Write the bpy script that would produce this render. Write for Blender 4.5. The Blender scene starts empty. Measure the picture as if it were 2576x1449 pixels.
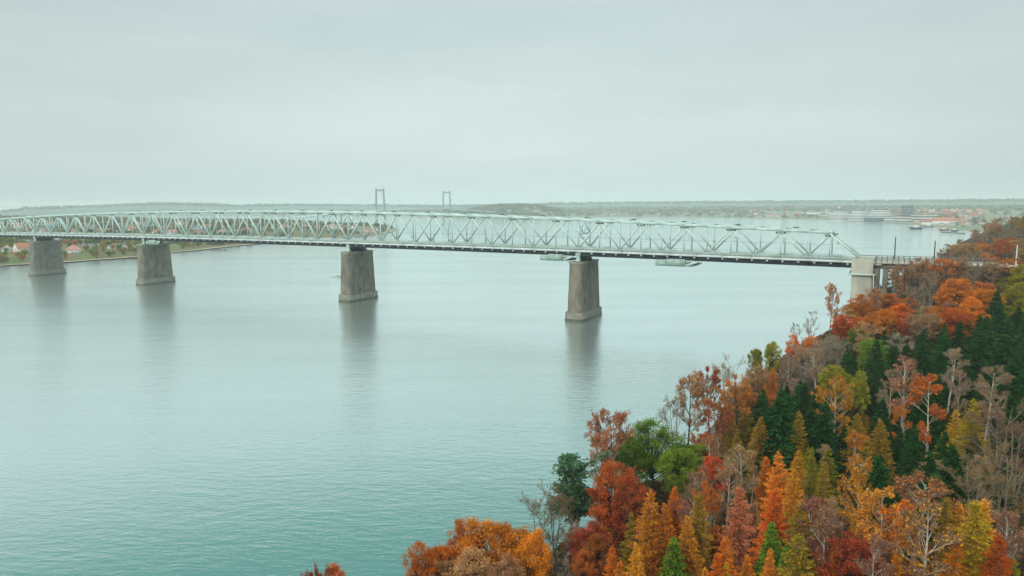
import bpy, math, random
import numpy as np
from mathutils import Matrix, Vector

# ------------------------------------------------------------------ camera
scn = bpy.context.scene
COL = scn.collection
FPX, CX, CY = 1717.0, 1288.0, 724.5          # measured on a 2576 x 1449 copy
CAMH, PITCH, ROLL = 63.0, 0.12137, -0.006
cam_d = bpy.data.cameras.new('camera'); cam = bpy.data.objects.new('camera', cam_d); COL.objects.link(cam)
cam_d.sensor_width = 36.0; cam_d.lens = 36.0 * FPX / 2576.0
cam_d.clip_start = 0.5; cam_d.clip_end = 40000
cam.matrix_world = (Matrix.Translation((0, 0, CAMH)) @ Matrix.Rotation(math.radians(90) - PITCH, 4, 'X')
                    @ Matrix.Rotation(ROLL, 4, 'Z'))
scn.camera = cam

# ------------------------------------------------------------------ light
SUN_EL, SUN_AZ = math.radians(30), math.radians(218)    # azimuth from +Y clockwise: behind-left of the camera
world = bpy.data.worlds.new('World'); scn.world = world; world.use_nodes = True
nt = world.node_tree; nt.nodes.clear()
def N(tree, typ, **kw):
    n = tree.nodes.new(typ)
    for k, v in kw.items():
        if k in n.inputs.keys() if hasattr(n.inputs, 'keys') else False: n.inputs[k].default_value = v
        else: setattr(n, k, v)
    return n
def L(tree, a, b): tree.links.new(a, b)
sky = N(nt, 'ShaderNodeTexSky', sky_type='NISHITA', sun_disc=False)
sky.sun_elevation = SUN_EL; sky.sun_rotation = SUN_AZ; sky.air_density = 1.5; sky.dust_density = 4.0
tc = N(nt, 'ShaderNodeTexCoord'); mp = N(nt, 'ShaderNodeMapping'); L(nt, tc.outputs['Generated'], mp.inputs['Vector'])
mp.inputs['Scale'].default_value = (1.0, 1.0, 5.5)
n1 = N(nt, 'ShaderNodeTexNoise'); n1.inputs['Scale'].default_value = 1.7; n1.inputs['Detail'].default_value = 7; n1.inputs['Roughness'].default_value = .58
L(nt, mp.outputs[0], n1.inputs['Vector'])
cr = N(nt, 'ShaderNodeValToRGB'); L(nt, n1.outputs['Fac'], cr.inputs[0])
cr.color_ramp.elements[0].position = .30; cr.color_ramp.elements[0].color = (5.75, 6.95, 6.95, 1)
cr.color_ramp.elements[1].position = .70; cr.color_ramp.elements[1].color = (6.95, 8.0, 7.85, 1)
# height shading of the overcast: darkest at frame top, unseen zenith brightened as fill
sx = N(nt, 'ShaderNodeSeparateXYZ'); L(nt, tc.outputs['Generated'], sx.inputs[0])
hr = N(nt, 'ShaderNodeValToRGB'); L(nt, sx.outputs['Z'], hr.inputs[0])
e = hr.color_ramp.elements; e[0].position = 0.0; e[0].color = (1.05, 1.06, 1.05, 1); e[1].position = 1.0; e[1].color = (2.2, 2.3, 2.3, 1)
for p, c in ((.03, (1.02, 1.04, 1.04, 1)), (.15, (1.01, 1.01, 1.0, 1)), (.28, (.92, .935, .97, 1)), (.36, (1.0, 1.02, 1.04, 1)), (.55, (1.75, 1.82, 1.84, 1))):
    q = e.new(p); q.color = c
mul = N(nt, 'ShaderNodeMix', data_type='RGBA', blend_type='MULTIPLY'); mul.inputs[0].default_value = 1
L(nt, cr.outputs[0], mul.inputs[6]); L(nt, hr.outputs[0], mul.inputs[7])
mx = N(nt, 'ShaderNodeMix', data_type='RGBA'); mx.inputs[0].default_value = .93
xq = N(nt, 'ShaderNodeMath', operation='POWER'); L(nt, sx.outputs['X'], xq.inputs[0]); xq.inputs[1].default_value = 2
xr = N(nt, 'ShaderNodeMapRange'); xr.inputs['From Max'].default_value = .36; xr.inputs['To Min'].default_value = 1.02; xr.inputs['To Max'].default_value = .90; L(nt, xq.outputs[0], xr.inputs['Value'])
vm = N(nt, 'ShaderNodeVectorMath', operation='SCALE'); L(nt, mul.outputs[2], vm.inputs[0]); L(nt, xr.outputs[0], vm.inputs['Scale'])
L(nt, sky.outputs[0], mx.inputs[6]); L(nt, vm.outputs[0], mx.inputs[7])
bg = N(nt, 'ShaderNodeBackground'); bg.inputs['Strength'].default_value = 0.1; L(nt, mx.outputs[2], bg.inputs['Color'])
wo = N(nt, 'ShaderNodeOutputWorld'); L(nt, bg.outputs[0], wo.inputs['Surface'])
sl = bpy.data.lights.new('sun', 'SUN'); sl.energy = 1.5; sl.angle = math.radians(12); sl.color = (1, .95, .87)
sun = bpy.data.objects.new('sun', sl); COL.objects.link(sun)
sdir = Vector((math.sin(SUN_AZ) * math.cos(SUN_EL), math.cos(SUN_AZ) * math.cos(SUN_EL), math.sin(SUN_EL)))
sun.rotation_euler = sdir.to_track_quat('Z', 'Y').to_euler(); sun.location = (0, 0, 300)
scn.view_settings.view_transform = 'Standard'; scn.view_settings.look = 'None'
scn.view_settings.exposure = 0.0; scn.view_settings.gamma = 1
scn.cycles.max_bounces = 6; scn.cycles.diffuse_bounces = 2; scn.cycles.glossy_bounces = 3
scn.cycles.transparent_max_bounces = 4; scn.cycles.volume_bounces = 1; scn.cycles.use_denoising = True

# ------------------------------------------------------------------ helpers
rng = np.random.default_rng(11)
def tag(o, label=None, cat=None, group=None, kind=None):
    if label: o['label'] = label
    if cat: o['category'] = cat
    if group: o['group'] = group
    if kind: o['kind'] = kind
    return o
def empty(name, loc=(0, 0, 0), rz=0.0, scale=1.0):
    o = bpy.data.objects.new(name, None); COL.objects.link(o)
    o.location = loc; o.rotation_euler = (0, 0, rz); o.scale = (scale,) * 3; o.empty_display_size = .5
    return o
class MB:
    """mesh builder on numpy arrays"""
    def __init__(s): s.v = []; s.f = []; s.m = []; s.t = []; s.n = 0
    def add(s, V, F, mat=0, tint=None):
        V = np.asarray(V, float).reshape(-1, 3); F = np.asarray(F, int)
        s.v.append(V); s.f.append(F + s.n); s.n += len(V)
        s.m.append(np.full(len(F), mat)); s.t.append(np.full(len(F), .5) if tint is None else np.asarray(tint, float))
        return s
    def box(s, c, d, rz=0.0, mat=0, tint=None, taper=1.0):
        x, y, z = np.array(d) / 2; k = taper
        V = np.array([(-x, -y, -z), (x, -y, -z), (x, y, -z), (-x, y, -z), (-x*k, -y*k, z), (x*k, -y*k, z), (x*k, y*k, z), (-x*k, y*k, z)])
        ca, sa = math.cos(rz), math.sin(rz)
        V = V @ np.array([[ca, sa, 0], [-sa, ca, 0], [0, 0, 1]]) + np.array(c)
        F = [(0, 3, 2, 1), (4, 5, 6, 7), (0, 1, 5, 4), (1, 2, 6, 5), (2, 3, 7, 6), (3, 0, 4, 7)]
        return s.add(V, F, mat, None if tint is None else [tint] * 6)
    def beam(s, a, b, w, h=None, up=(0, 0, 1), mat=0):
        a, b = np.array(a, float), np.array(b, float); h = h or w
        d = b - a; ln = np.linalg.norm(d); d /= ln
        u = np.array(up, float)
        if abs(d @ u) > .98: u = np.array((1., 0, 0))
        r = np.cross(d, u); r /= np.linalg.norm(r); u = np.cross(r, d)
        V = [p + r * i * w / 2 + u * j * h / 2 for p in (a, b) for i, j in ((-1, -1), (1, -1), (1, 1), (-1, 1))]
        return s.add(V, [(3, 2, 1, 0), (4, 5, 6, 7), (0, 1, 5, 4), (1, 2, 6, 5), (2, 3, 7, 6), (3, 0, 4, 7)], mat)
    def prism(s, poly, z0, z1, top=None, mat=0):
        """poly: list of xy; top: optional xy list for a tapered prism"""
        n = len(poly); top = top or poly
        V = [(x, y, z0) for x, y in poly] + [(x, y, z1) for x, y in top]
        s.add(V, [(i, (i+1) % n, n+(i+1) % n, n+i) for i in range(n)], mat)
        for ring in (list(range(n))[::-1], list(range(n, 2*n))):
            s.add([V[i] for i in ring], [tuple((0, i, i+1)) for i in range(1, n-1)], mat)
        return s
    def tubes(s, A, B, r0, r1, k=5, mat=0, tint=None):
        A, B = np.asarray(A, float).reshape(-1, 3), np.asarray(B, float).reshape(-1, 3); M = len(A)
        if M == 0: return s
        r0 = np.broadcast_to(r0, M); r1 = np.broadcast_to(r1, M)
        d = B - A; d /= np.maximum(np.linalg.norm(d, axis=1, keepdims=True), 1e-6)
        ref = np.where(np.abs(d[:, 2:3]) > .9, np.array([[1., 0, 0]]), np.array([[0, 0, 1.]]))
        u = np.cross(d, ref); u /= np.linalg.norm(u, axis=1, keepdims=True); w = np.cross(d, u)
        an = np.arange(k) * 2 * np.pi / k; c, sn = np.cos(an), np.sin(an)
        ring = u[:, None, :] * c[None, :, None] + w[:, None, :] * sn[None, :, None]
        V = np.concatenate([A[:, None] + ring * r0[:, None, None], B[:, None] + ring * r1[:, None, None]], 1)
        i = np.arange(k); j = (i + 1) % k
        F = np.stack([i, i + k, j + k, j], 1)[None] + (np.arange(M) * 2 * k)[:, None, None]
        return s.add(V.reshape(-1, 3), F.reshape(-1, 4), mat, tint)
    def leaves(s, C, size, r, elong=1.0, mat=0, tint=None, axis=None, flat=0.0):
        C = np.asarray(C, float).reshape(-1, 3); M = len(C)
        u = r.normal(size=(M, 3)); u[:, 2] *= (1 - flat)
        if axis is not None: u = axis + u * .35
        u /= np.linalg.norm(u, axis=1, keepdims=True)
        w = r.normal(size=(M, 3)); w[:, 2] *= (1 - flat); w -= u * (w * u).sum(1, keepdims=True); w /= np.linalg.norm(w, axis=1, keepdims=True)
        sz = np.broadcast_to(size, M)[:, None] * r.uniform(.45, 1.5, (M, 1))
        V = np.stack([C - u * sz * elong, C - w * sz * .62, C + u * sz * elong, C + w * sz * .62], 1)
        F = np.arange(M * 4).reshape(-1, 4)
        return s.add(V.reshape(-1, 3), F, mat, tint)
    def twigs(s, P, D, ln, w, r, mat=0, tint=None):
        M = len(P); D = D / np.linalg.norm(D, axis=1, keepdims=True)
        q = r.normal(size=(M, 3)); q -= D * (q * D).sum(1, keepdims=True); q /= np.linalg.norm(q, axis=1, keepdims=True)
        ln = np.broadcast_to(ln, M)[:, None]
        V = np.stack([P - q * w / 2, P + q * w / 2, P + D * ln], 1)
        return s.add(V.reshape(-1, 3), np.arange(M * 3).reshape(-1, 3), mat, tint)
    def mesh(s, name, mats, smooth=False):
        me = bpy.data.meshes.new(name)
        V = np.concatenate(s.v); me.vertices.add(len(V)); me.vertices.foreach_set('co', V.ravel().astype(np.float32))
        cnt = np.concatenate([np.full(len(f), f.shape[1]) for f in s.f]); idx = np.concatenate([f.ravel() for f in s.f])
        me.loops.add(len(idx)); me.loops.foreach_set('vertex_index', idx.astype(np.int32))
        me.polygons.add(len(cnt)); st = np.concatenate([[0], np.cumsum(cnt)[:-1]])
        me.polygons.foreach_set('loop_start', st.astype(np.int32))
        me.polygons.foreach_set('material_index', np.concatenate(s.m).astype(np.int32))
        if smooth: me.polygons.foreach_set('use_smooth', np.ones(len(cnt), bool))
        me.update(calc_edges=True)
        a = me.attributes.new('tint', 'FLOAT', 'FACE'); a.data.foreach_set('value', np.concatenate(s.t).astype(np.float32))
        for m in (mats if isinstance(mats, (list, tuple)) else [mats]): me.materials.append(m)
        return me
    def build(s, name, mats, parent=None, smooth=False, loc=None):
        o = bpy.data.objects.new(name, s.mesh(name, mats, smooth)); COL.objects.link(o)
        if parent: o.parent = parent
        if loc is not None: o.location = loc
        return o
def child(me, name, parent):
    o = bpy.data.objects.new(name, me); COL.objects.link(o); o.parent = parent; return o
AUTO = []
def auto(o, base, x, cat, group): AUTO.append((o, base, x, cat, group))
def flush_auto():
    d = {}
    for a in AUTO: d.setdefault((a[1], a[4]), []).append(a)
    num = ['leftmost', 'second from left', 'third from left', 'fourth from left', 'fifth from left', 'sixth from left', 'seventh from left', 'eighth from left', 'ninth from left']
    for (b, g), L_ in d.items():
        L_.sort(key=lambda a: a[2]); n = len(L_)
        for i, a in enumerate(L_):
            w = [''] if n == 1 else (['left one', 'right one'] if n == 2 else (['left one', 'middle one', 'right one'] if n == 3 else num[:n - 1] + ['rightmost']))
            q = w[i] if i < len(w) else 'rightmost'
            t = b + (', ' + q if q else ''); ws = t.split()
            if len(ws) > 16: t = t.replace(' the ', ' '); 
            tag(a[0], t, a[3], a[4])
def copy_tree(o, parent=None):
    c = o.copy(); COL.objects.link(c)
    if parent: c.parent = parent
    for ch in list(o.children): copy_tree(ch, c)
    return c

# ------------------------------------------------------------------ materials
def mat(name, col, rough=.8, var=0.0, vscale=1.0, col2=None, bump=0.0, bscale=None, metal=0.0, streak=None, spec=.3):
    m = bpy.data.materials.new(name); m.use_nodes = True; t = m.node_tree
    b = t.nodes['Principled BSDF']; b.inputs['Roughness'].default_value = rough; b.inputs['Metallic'].default_value = metal
    b.inputs['Specular IOR Level'].default_value = spec
    b.inputs['Base Color'].default_value = (*col, 1)
    if var or col2 or bump:
        co = N(t, 'ShaderNodeTexCoord'); mpp = N(t, 'ShaderNodeMapping'); L(t, co.outputs['Object'], mpp.inputs[0])
        if streak: mpp.inputs['Scale'].default_value = streak
        no = N(t, 'ShaderNodeTexNoise'); no.inputs['Scale'].default_value = vscale; no.inputs['Detail'].default_value = 6; no.inputs['Roughness'].default_value = .6
        L(t, mpp.outputs[0], no.inputs['Vector'])
        c2 = col2 or tuple(max(0, c * (1 - var)) for c in col); c1 = col if col2 else tuple(min(1, c * (1 + var)) for c in col)
        r = N(t, 'ShaderNodeValToRGB'); L(t, no.outputs['Fac'], r.inputs[0])
        r.color_ramp.elements[0].position = .36; r.color_ramp.elements[0].color = (*c2, 1)
        r.color_ramp.elements[1].position = .64; r.color_ramp.elements[1].color = (*c1, 1)
        L(t, r.outputs[0], b.inputs['Base Color'])
        if bump:
            bn = N(t, 'ShaderNodeTexNoise'); bn.inputs['Scale'].default_value = bscale or vscale * 4; L(t, co.outputs['Object'], bn.inputs['Vector'])
            bp = N(t, 'ShaderNodeBump'); bp.inputs['Strength'].default_value = bump; L(t, bn.outputs['Fac'], bp.inputs['Height']); L(t, bp.outputs[0], b.inputs['Normal'])
    return m
def leafmat(name, a, b, trans=.25, third=None):
    m = bpy.data.materials.new(name); m.use_nodes = True; t = m.node_tree; t.nodes.clear()
    at = N(t, 'ShaderNodeAttribute', attribute_name='tint'); oi = N(t, 'ShaderNodeObjectInfo')
    mxx = N(t, 'ShaderNodeMix', data_type='RGBA'); mxx.inputs[6].default_value = (*a, 1); mxx.inputs[7].default_value = (*b, 1)
    L(t, at.outputs['Fac'], mxx.inputs[0])
    co = N(t, 'ShaderNodeTexCoord'); no = N(t, 'ShaderNodeTexNoise'); no.inputs['Scale'].default_value = .45; no.inputs['Detail'].default_value = 3; L(t, co.outputs['Object'], no.inputs['Vector'])
    nr = N(t, 'ShaderNodeMapRange'); nr.inputs['From Min'].default_value = .42; nr.inputs['From Max'].default_value = .68; nr.inputs['To Max'].default_value = .5; L(t, no.outputs['Fac'], nr.inputs['Value'])
    mb_ = N(t, 'ShaderNodeMix', data_type='RGBA'); mb_.inputs[7].default_value = (*(third or (.26, .13, .035)), 1); L(t, nr.outputs[0], mb_.inputs[0]); L(t, mxx.outputs[2], mb_.inputs[6]); mxx = mb_
    mr = N(t, 'ShaderNodeMapRange'); mr.inputs['To Min'].default_value = .78; mr.inputs['To Max'].default_value = 1.25; L(t, oi.outputs['Random'], mr.inputs['Value'])
    hs = N(t, 'ShaderNodeHueSaturation'); L(t, mxx.outputs[2], hs.inputs['Color']); L(t, mr.outputs[0], hs.inputs['Value'])
    m2 = N(t, 'ShaderNodeMapRange'); m2.inputs['To Min'].default_value = .485; m2.inputs['To Max'].default_value = .515
    mm = N(t, 'ShaderNodeMath', operation='FRACT'); m3 = N(t, 'ShaderNodeMath', operation='MULTIPLY'); m3.inputs[1].default_value = 7.31
    L(t, oi.outputs['Random'], m3.inputs[0]); L(t, m3.outputs[0], mm.inputs[0]); L(t, mm.outputs[0], m2.inputs['Value']); L(t, m2.outputs[0], hs.inputs['Hue'])
    d = N(t, 'ShaderNodeBsdfDiffuse'); tr = N(t, 'ShaderNodeBsdfTranslucent'); ms = N(t, 'ShaderNodeMixShader'); ms.inputs[0].default_value = trans
    L(t, hs.outputs[0], d.inputs[0]); L(t, hs.outputs[0], tr.inputs[0]); L(t, d.outputs[0], ms.inputs[1]); L(t, tr.outputs[0], ms.inputs[2])
    o = N(t, 'ShaderNodeOutputMaterial'); L(t, ms.outputs[0], o.inputs[0])
    return m
LEAF = {
 'orange':   leafmat('leaf_orange', (.46, .095, .008), (.96, .29, .022)),
 'gold':     leafmat('leaf_gold', (.55, .17, .01), (.98, .44, .04)),
 'rust':     leafmat('leaf_rust', (.36, .055, .008), (.92, .24, .025)),
 'red':      leafmat('leaf_red', (.28, .042, .014), (.78, .155, .04)),
 'darkred':  leafmat('leaf_dark_red', (.13, .026, .012), (.48, .10, .03)),
 'pinkrust': leafmat('leaf_pink_rust', (.40, .12, .05), (.82, .34, .16)),
 'brown':    leafmat('leaf_brown', (.30, .13, .05), (.68, .38, .18)),
 'olive':    leafmat('leaf_olive', (.10, .10, .012), (.62, .34, .035)),
 'yellow':   leafmat('leaf_yellow', (.26, .18, .01), (.85, .55, .04)),
 'lime':     leafmat('leaf_lime', (.08, .14, .012), (.48, .42, .03)),
 'green':    leafmat('leaf_green', (.025, .10, .010), (.27, .38, .04), .25, (.10, .11, .015)),
 'spruce':   leafmat('leaf_spruce', (.003, .018, .007), (.05, .15, .03), .1, (.012, .035, .014)),
 'pine':     leafmat('leaf_pine', (.008, .035, .018), (.11, .21, .10), .1, (.05, .07, .03)),
 'twiggrey': leafmat('twig_grey', (.20, .16, .115), (.36, .30, .22), .0),
 'twigmauve': leafmat('twig_mauve', (.15, .075, .055), (.34, .19, .14), .0),
 'twigbrown': leafmat('twig_brown', (.17, .10, .05), (.33, .21, .12), .0),
}
BARK = {'dark': mat('bark_dark', (.06, .045, .035), .9, .4, 3), 'grey': mat('bark_grey', (.20, .17, .13), .9, .4, 3),
        'birch': mat('bark_birch', (.62, .56, .45), .7, 0, 2.5, col2=(.28, .22, .16)), 'tan': mat('bark_tan', (.30, .20, .12), .9, .3, 3)}
steel = mat('painted_steel', (.51, .625, .58), .6, .12, .25)
steel_w = mat('white_steel', (.62, .66, .64), .6, .12, .4)
steel_d_shade = mat('dark_steel_and_shade', (.035, .042, .05), .7, .3, .5)  # dark steel; on the deck underside this colour paints in the overhang's shade
conc = mat('pier_concrete', (.225, .20, .155), .9, 0, .35, col2=(.12, .107, .083), bump=.3, bscale=1.5, streak=(1, 1, .45))
conc_l = mat('pale_concrete', (.52, .50, .42), .9, 0, .2, col2=(.36, .34, .28), bump=.2, bscale=1.5, streak=(1, 1, .3))
conc_b = mat('base_concrete', (.31, .285, .235), .9, 0, .35, col2=(.20, .18, .145), bump=.3, bscale=1.5)
conc_wet = mat('wet_concrete', (.10, .10, .075), .5, .3, .6)
asphalt = mat('asphalt', (.06, .06, .062), .9, .2, .5)
white = mat('white_wall', (.70, .69, .66), .8, .08, .3)
cream = mat('cream_wall', (.58, .52, .42), .8, .08, .3)
redroof = mat('red_tile_roof', (.33, .13, .095), .8, .2, .8)
pinkroof = mat('faded_red_roof', (.46, .22, .18), .8, .15, .8)
orangeroof = mat('orange_tile_roof', (.42, .17, .09), .8, .15, .8)
greyroof = mat('grey_roof', (.16, .18, .20), .8, .2, .8)
brick = mat('red_brick', (.33, .13, .09), .9, .2, 1.5)
glass = mat('window_glass', (.05, .07, .08), .2, spec=.6)
sand = mat('beach_sand', (.50, .40, .28), .95, .15, .1); shingle = mat('shore_shingle', (.13, .11, .085), .95, .4, .8)

# ------------------------------------------------------------------ picture <-> place
def ray(x, y):
    a, b = x - CX, y - CY; c_, s_ = math.cos(ROLL), math.sin(ROLL)
    xx = a * c_ + b * s_; yy = -a * s_ + b * c_; u = -yy / FPX
    c, s = math.cos(PITCH), math.sin(PITCH)
    return np.array([xx / FPX, c + u * s, -s + u * c])
def project(P):
    P = np.atleast_2d(P); z = P[:, 2] - CAMH; c, s = math.cos(PITCH), math.sin(PITCH)
    d = P[:, 1] * c - z * s; u = P[:, 1] * s + z * c; x = FPX * P[:, 0] / d; y = -FPX * u / d
    c_, s_ = math.cos(ROLL), math.sin(ROLL)
    return CX + x * c_ - y * s_, CY + x * s_ + y * c_, d
def seg_dist(P, poly, closed=True):
    P = np.atleast_2d(P)[:, :2]; Q = np.array(poly, float); A = Q if closed else Q[:-1]; B = np.roll(Q, -1, 0) if closed else Q[1:]
    best = np.full(len(P), 1e18)
    for a, b in zip(A, B):
        ab = b - a; t = np.clip(((P - a) @ ab) / (ab @ ab), 0, 1); q = a + t[:, None] * ab
        best = np.minimum(best, ((P - q) ** 2).sum(1))
    return np.sqrt(best)
def inside(P, poly):
    P = np.atleast_2d(P); x, y = P[:, 0], P[:, 1]; r = np.zeros(len(P), bool); Q = poly; j = len(Q) - 1
    for i in range(len(Q)):
        xi, yi = Q[i]; xj, yj = Q[j]
        c = ((yi > y) != (yj > y)) & (x < (xj - xi) * (y - yi) / ((yj - yi) or 1e-9) + xi); r ^= c; j = i
    return r
def sdf(P, poly):
    d = seg_dist(P, poly); return np.where(inside(P, poly), d, -d)
_g = np.random.default_rng(3).uniform(0, 1, (64, 64))
def vnoise(x, y, s):
    x = np.asarray(x) / s; y = np.asarray(y) / s; i = np.floor(x).astype(int); j = np.floor(y).astype(int); u = x - i; v = y - j
    u = u*u*(3-2*u); v = v*v*(3-2*v); g = lambda a, b: _g[a % 64, b % 64]
    return (g(i, j)*(1-u)*(1-v) + g(i+1, j)*u*(1-v) + g(i, j+1)*(1-u)*v + g(i+1, j+1)*u*v) * 2 - 1
NEAR = [(-170, -120), (-130, 0), (-80, 45), (-45, 72), (-25, 88), (0, 108), (12, 121), (49, 170), (86, 237), (128, 296), (180, 350),
        (225, 410), (310, 525), (420, 680), (540, 845), (640, 900), (900, 880), (1500, 700), (1500, -120)]
def h_near(P):
    P = np.atleast_2d(P); d = sdf(P, NEAR); y = P[:, 1]
    top = 26 + 25 * np.clip((y - 180) / 330, 0, 1)
    ln = 70 - 25 * np.clip((y - 220) / 150, 0, 1)
    h = top * (1 - np.exp(-np.maximum(d, 0) / ln)) + .8 * vnoise(P[:, 0], y, 23) * np.clip(d / 20, 0, 1) + .4
    q = P[:, :2] - np.array([40.3, 378.8]); t = q @ np.array([math.cos(2.63576), math.sin(2.63576)]); n = q @ np.array([math.sin(2.63576), -math.cos(2.63576)])
    w = np.clip((-170 - t) / 16, 0, 1) * np.clip(1 - (np.abs(n) - 8) / 24, 0, 1)
    h = h + np.clip(36.1 - h, 0, 40) * w
    return np.where(d > 0, h, .4 + d * .25)
LEFT = [(-3000, 300), (-1100, 420), (-700, 620), (-555, 738), (-514, 781), (-473, 862), (-467, 940), (-442, 1097), (-358, 1313), (-292, 1539),
        (-305, 1847), (-430, 2080), (-760, 2500), (-1300, 2900), (-2200, 3600), (-6500, 5200), (-9000, 2000)]
def h_left(P):
    P = np.atleast_2d(P); d = sdf(P, LEFT)
    h = 1.0 + 5 * np.clip(d / 40, 0, 1) + 16 * np.clip((d - 40) / 500, 0, 1) + 20 * np.clip((d - 500) / 1500, 0, 1) + 2.5 * vnoise(P[:, 0], P[:, 1], 120) * np.clip(d / 60, 0, 1)
    return np.where(d > 0, h, 1.0 + d * .2)
FAR = [(-9000, 6300), (-2600, 5200), (-1500, 4500), (-618, 4000), (-260, 3300), (-60, 3260), (200, 3400), (434, 3450), (931, 3120), (1067, 2852),
       (1192, 2433), (1175, 2030), (1065, 1690), (1010, 1480), (1150, 1340), (1500, 1200), (3500, 1000), (9000, 2000), (9000, 9000), (0, 9500), (-9000, 9000)]
def h_far(P):
    P = np.atleast_2d(P); d = sdf(P, FAR); x, y = P[:, 0], P[:, 1]
    hill = 40 * np.exp(-(((x - 10) / 260) ** 2 + ((y - 3800) / 330) ** 2) ** 1.5)
    h = 1.8 + 6 * np.clip(d / 200, 0, 1) + 22 * np.clip(d / 1800, 0, 1) + hill * np.clip(d / 200, 0, 1) + 3 * vnoise(x, y, 260) * np.clip(d / 150, 0, 1)
    return np.where(d > 0, h, 1.8 + d * .1)
def march(x, y, hf, r0, r1, hh=0.0, n=700):
    """point on the sight line through (x, y) that stands hh above the land hf"""
    r = ray(x, y); k = np.geomspace(r0, r1, n); P = np.array([0, 0, CAMH]) + k[:, None] * r
    g = hf(P) ; ok = (P[:, 2] - g) <= hh
    i = int(np.argmax(ok)) if ok.any() else n - 1
    return np.array([P[i, 0], P[i, 1], g[i]])

# ------------------------------------------------------------------ ground, water, hills
def terrain(name, hf, xs, ys, m, zmin=-1.5, cut=True):
    X, Y = np.meshgrid(xs, ys, indexing='ij'); P = np.stack([X.ravel(), Y.ravel()], 1); Z = hf(P)
    nx, ny = len(xs), len(ys); i = np.arange(nx * ny).reshape(nx, ny)
    F = np.stack([i[:-1, :-1], i[1:, :-1], i[1:, 1:], i[:-1, 1:]], -1).reshape(-1, 4)
    if cut: F = F[(Z[F] > zmin).any(1)]
    Z = np.maximum(Z, zmin * 2)
    o = MB().add(np.c_[P, Z], F).build(name, m, smooth=True); return tag(o, kind='structure')
litter = mat('forest_floor', (.038, .022, .012), .95, 0, .15, col2=(.016, .014, .008))
fields = mat('coast_fields', (.13, .16, .045), .95, 0, .03, col2=(.17, .11, .06))
farland = mat('far_fields', (.15, .19, .11), .95, 0, .006, col2=(.26, .22, .15))
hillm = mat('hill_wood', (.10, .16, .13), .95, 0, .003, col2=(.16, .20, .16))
terrain('hillside', h_near, np.r_[np.arange(-180, 300, 4.), np.arange(300, 1510, 15.)], np.r_[np.arange(-120, 420, 4.), np.arange(420, 920, 10.)], litter)
terrain('coast_land', h_left, np.r_[np.arange(-9000, -1500, 150.), np.arange(-1500, -240, 10.)], np.r_[np.arange(300, 2400, 12.), np.arange(2400, 5300, 100.)], fields)
terrain('far_land', h_far, np.r_[np.arange(-9000, -1000, 200.), np.arange(-1000, 2000, 25.), np.arange(2000, 9001, 200.)],
        np.r_[np.arange(1000, 4300, 25.), np.arange(4300, 9500, 200.)], farland)
# distant hills: a real ridge 5.5 - 8 km away whose crest follows the skyline
SKY = [(-400, 540), (0, 533), (45, 527), (67, 522.5), (250, 517.5), (330, 513), (400, 511), (470, 512), (525, 512), (600, 517), (640, 515), (760, 514),
       (900, 515.5), (1000, 516), (1090, 517), (1200, 516), (1400, 511), (1600, 508.5), (1932, 506.5), (2200, 505), (2576, 502), (3000, 500)]
def ridge():
    px = np.linspace(-400, 3000, 420); ysk = np.interp(px, [p[0] for p in SKY], [p[1] for p in SKY])
    ysk = ysk + 0.9 * vnoise(px, px * 0, 45) + .5 * vnoise(px, px * 0 + 9, 14)
    rows = []
    for R, k in ((4700, -.55), (5200, .35), (5700, .62), (6200, .85), (6700, 1.0), (7300, .9), (8200, .5)):
        row = []
        for x, y in zip(px, ysk):
            r = ray(x, y); r = r / math.hypot(r[0], r[1]); z = CAMH + 6700 * r[2]
            row.append((r[0] * R, r[1] * R, z * k + (4 * float(vnoise(x * 1.0, R * .05, 20)) if k < 1 else 0)))
        rows.append(row)
    V = np.array(rows).reshape(-1, 3); n = len(px); i = np.arange(len(rows) * n).reshape(len(rows), n)
    F = np.stack([i[:-1, :-1], i[:-1, 1:], i[1:, 1:], i[1:, :-1]], -1).reshape(-1, 4)
    tag(MB().add(V, F).build('hills', hillm, smooth=True), kind='structure')
ridge()
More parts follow.
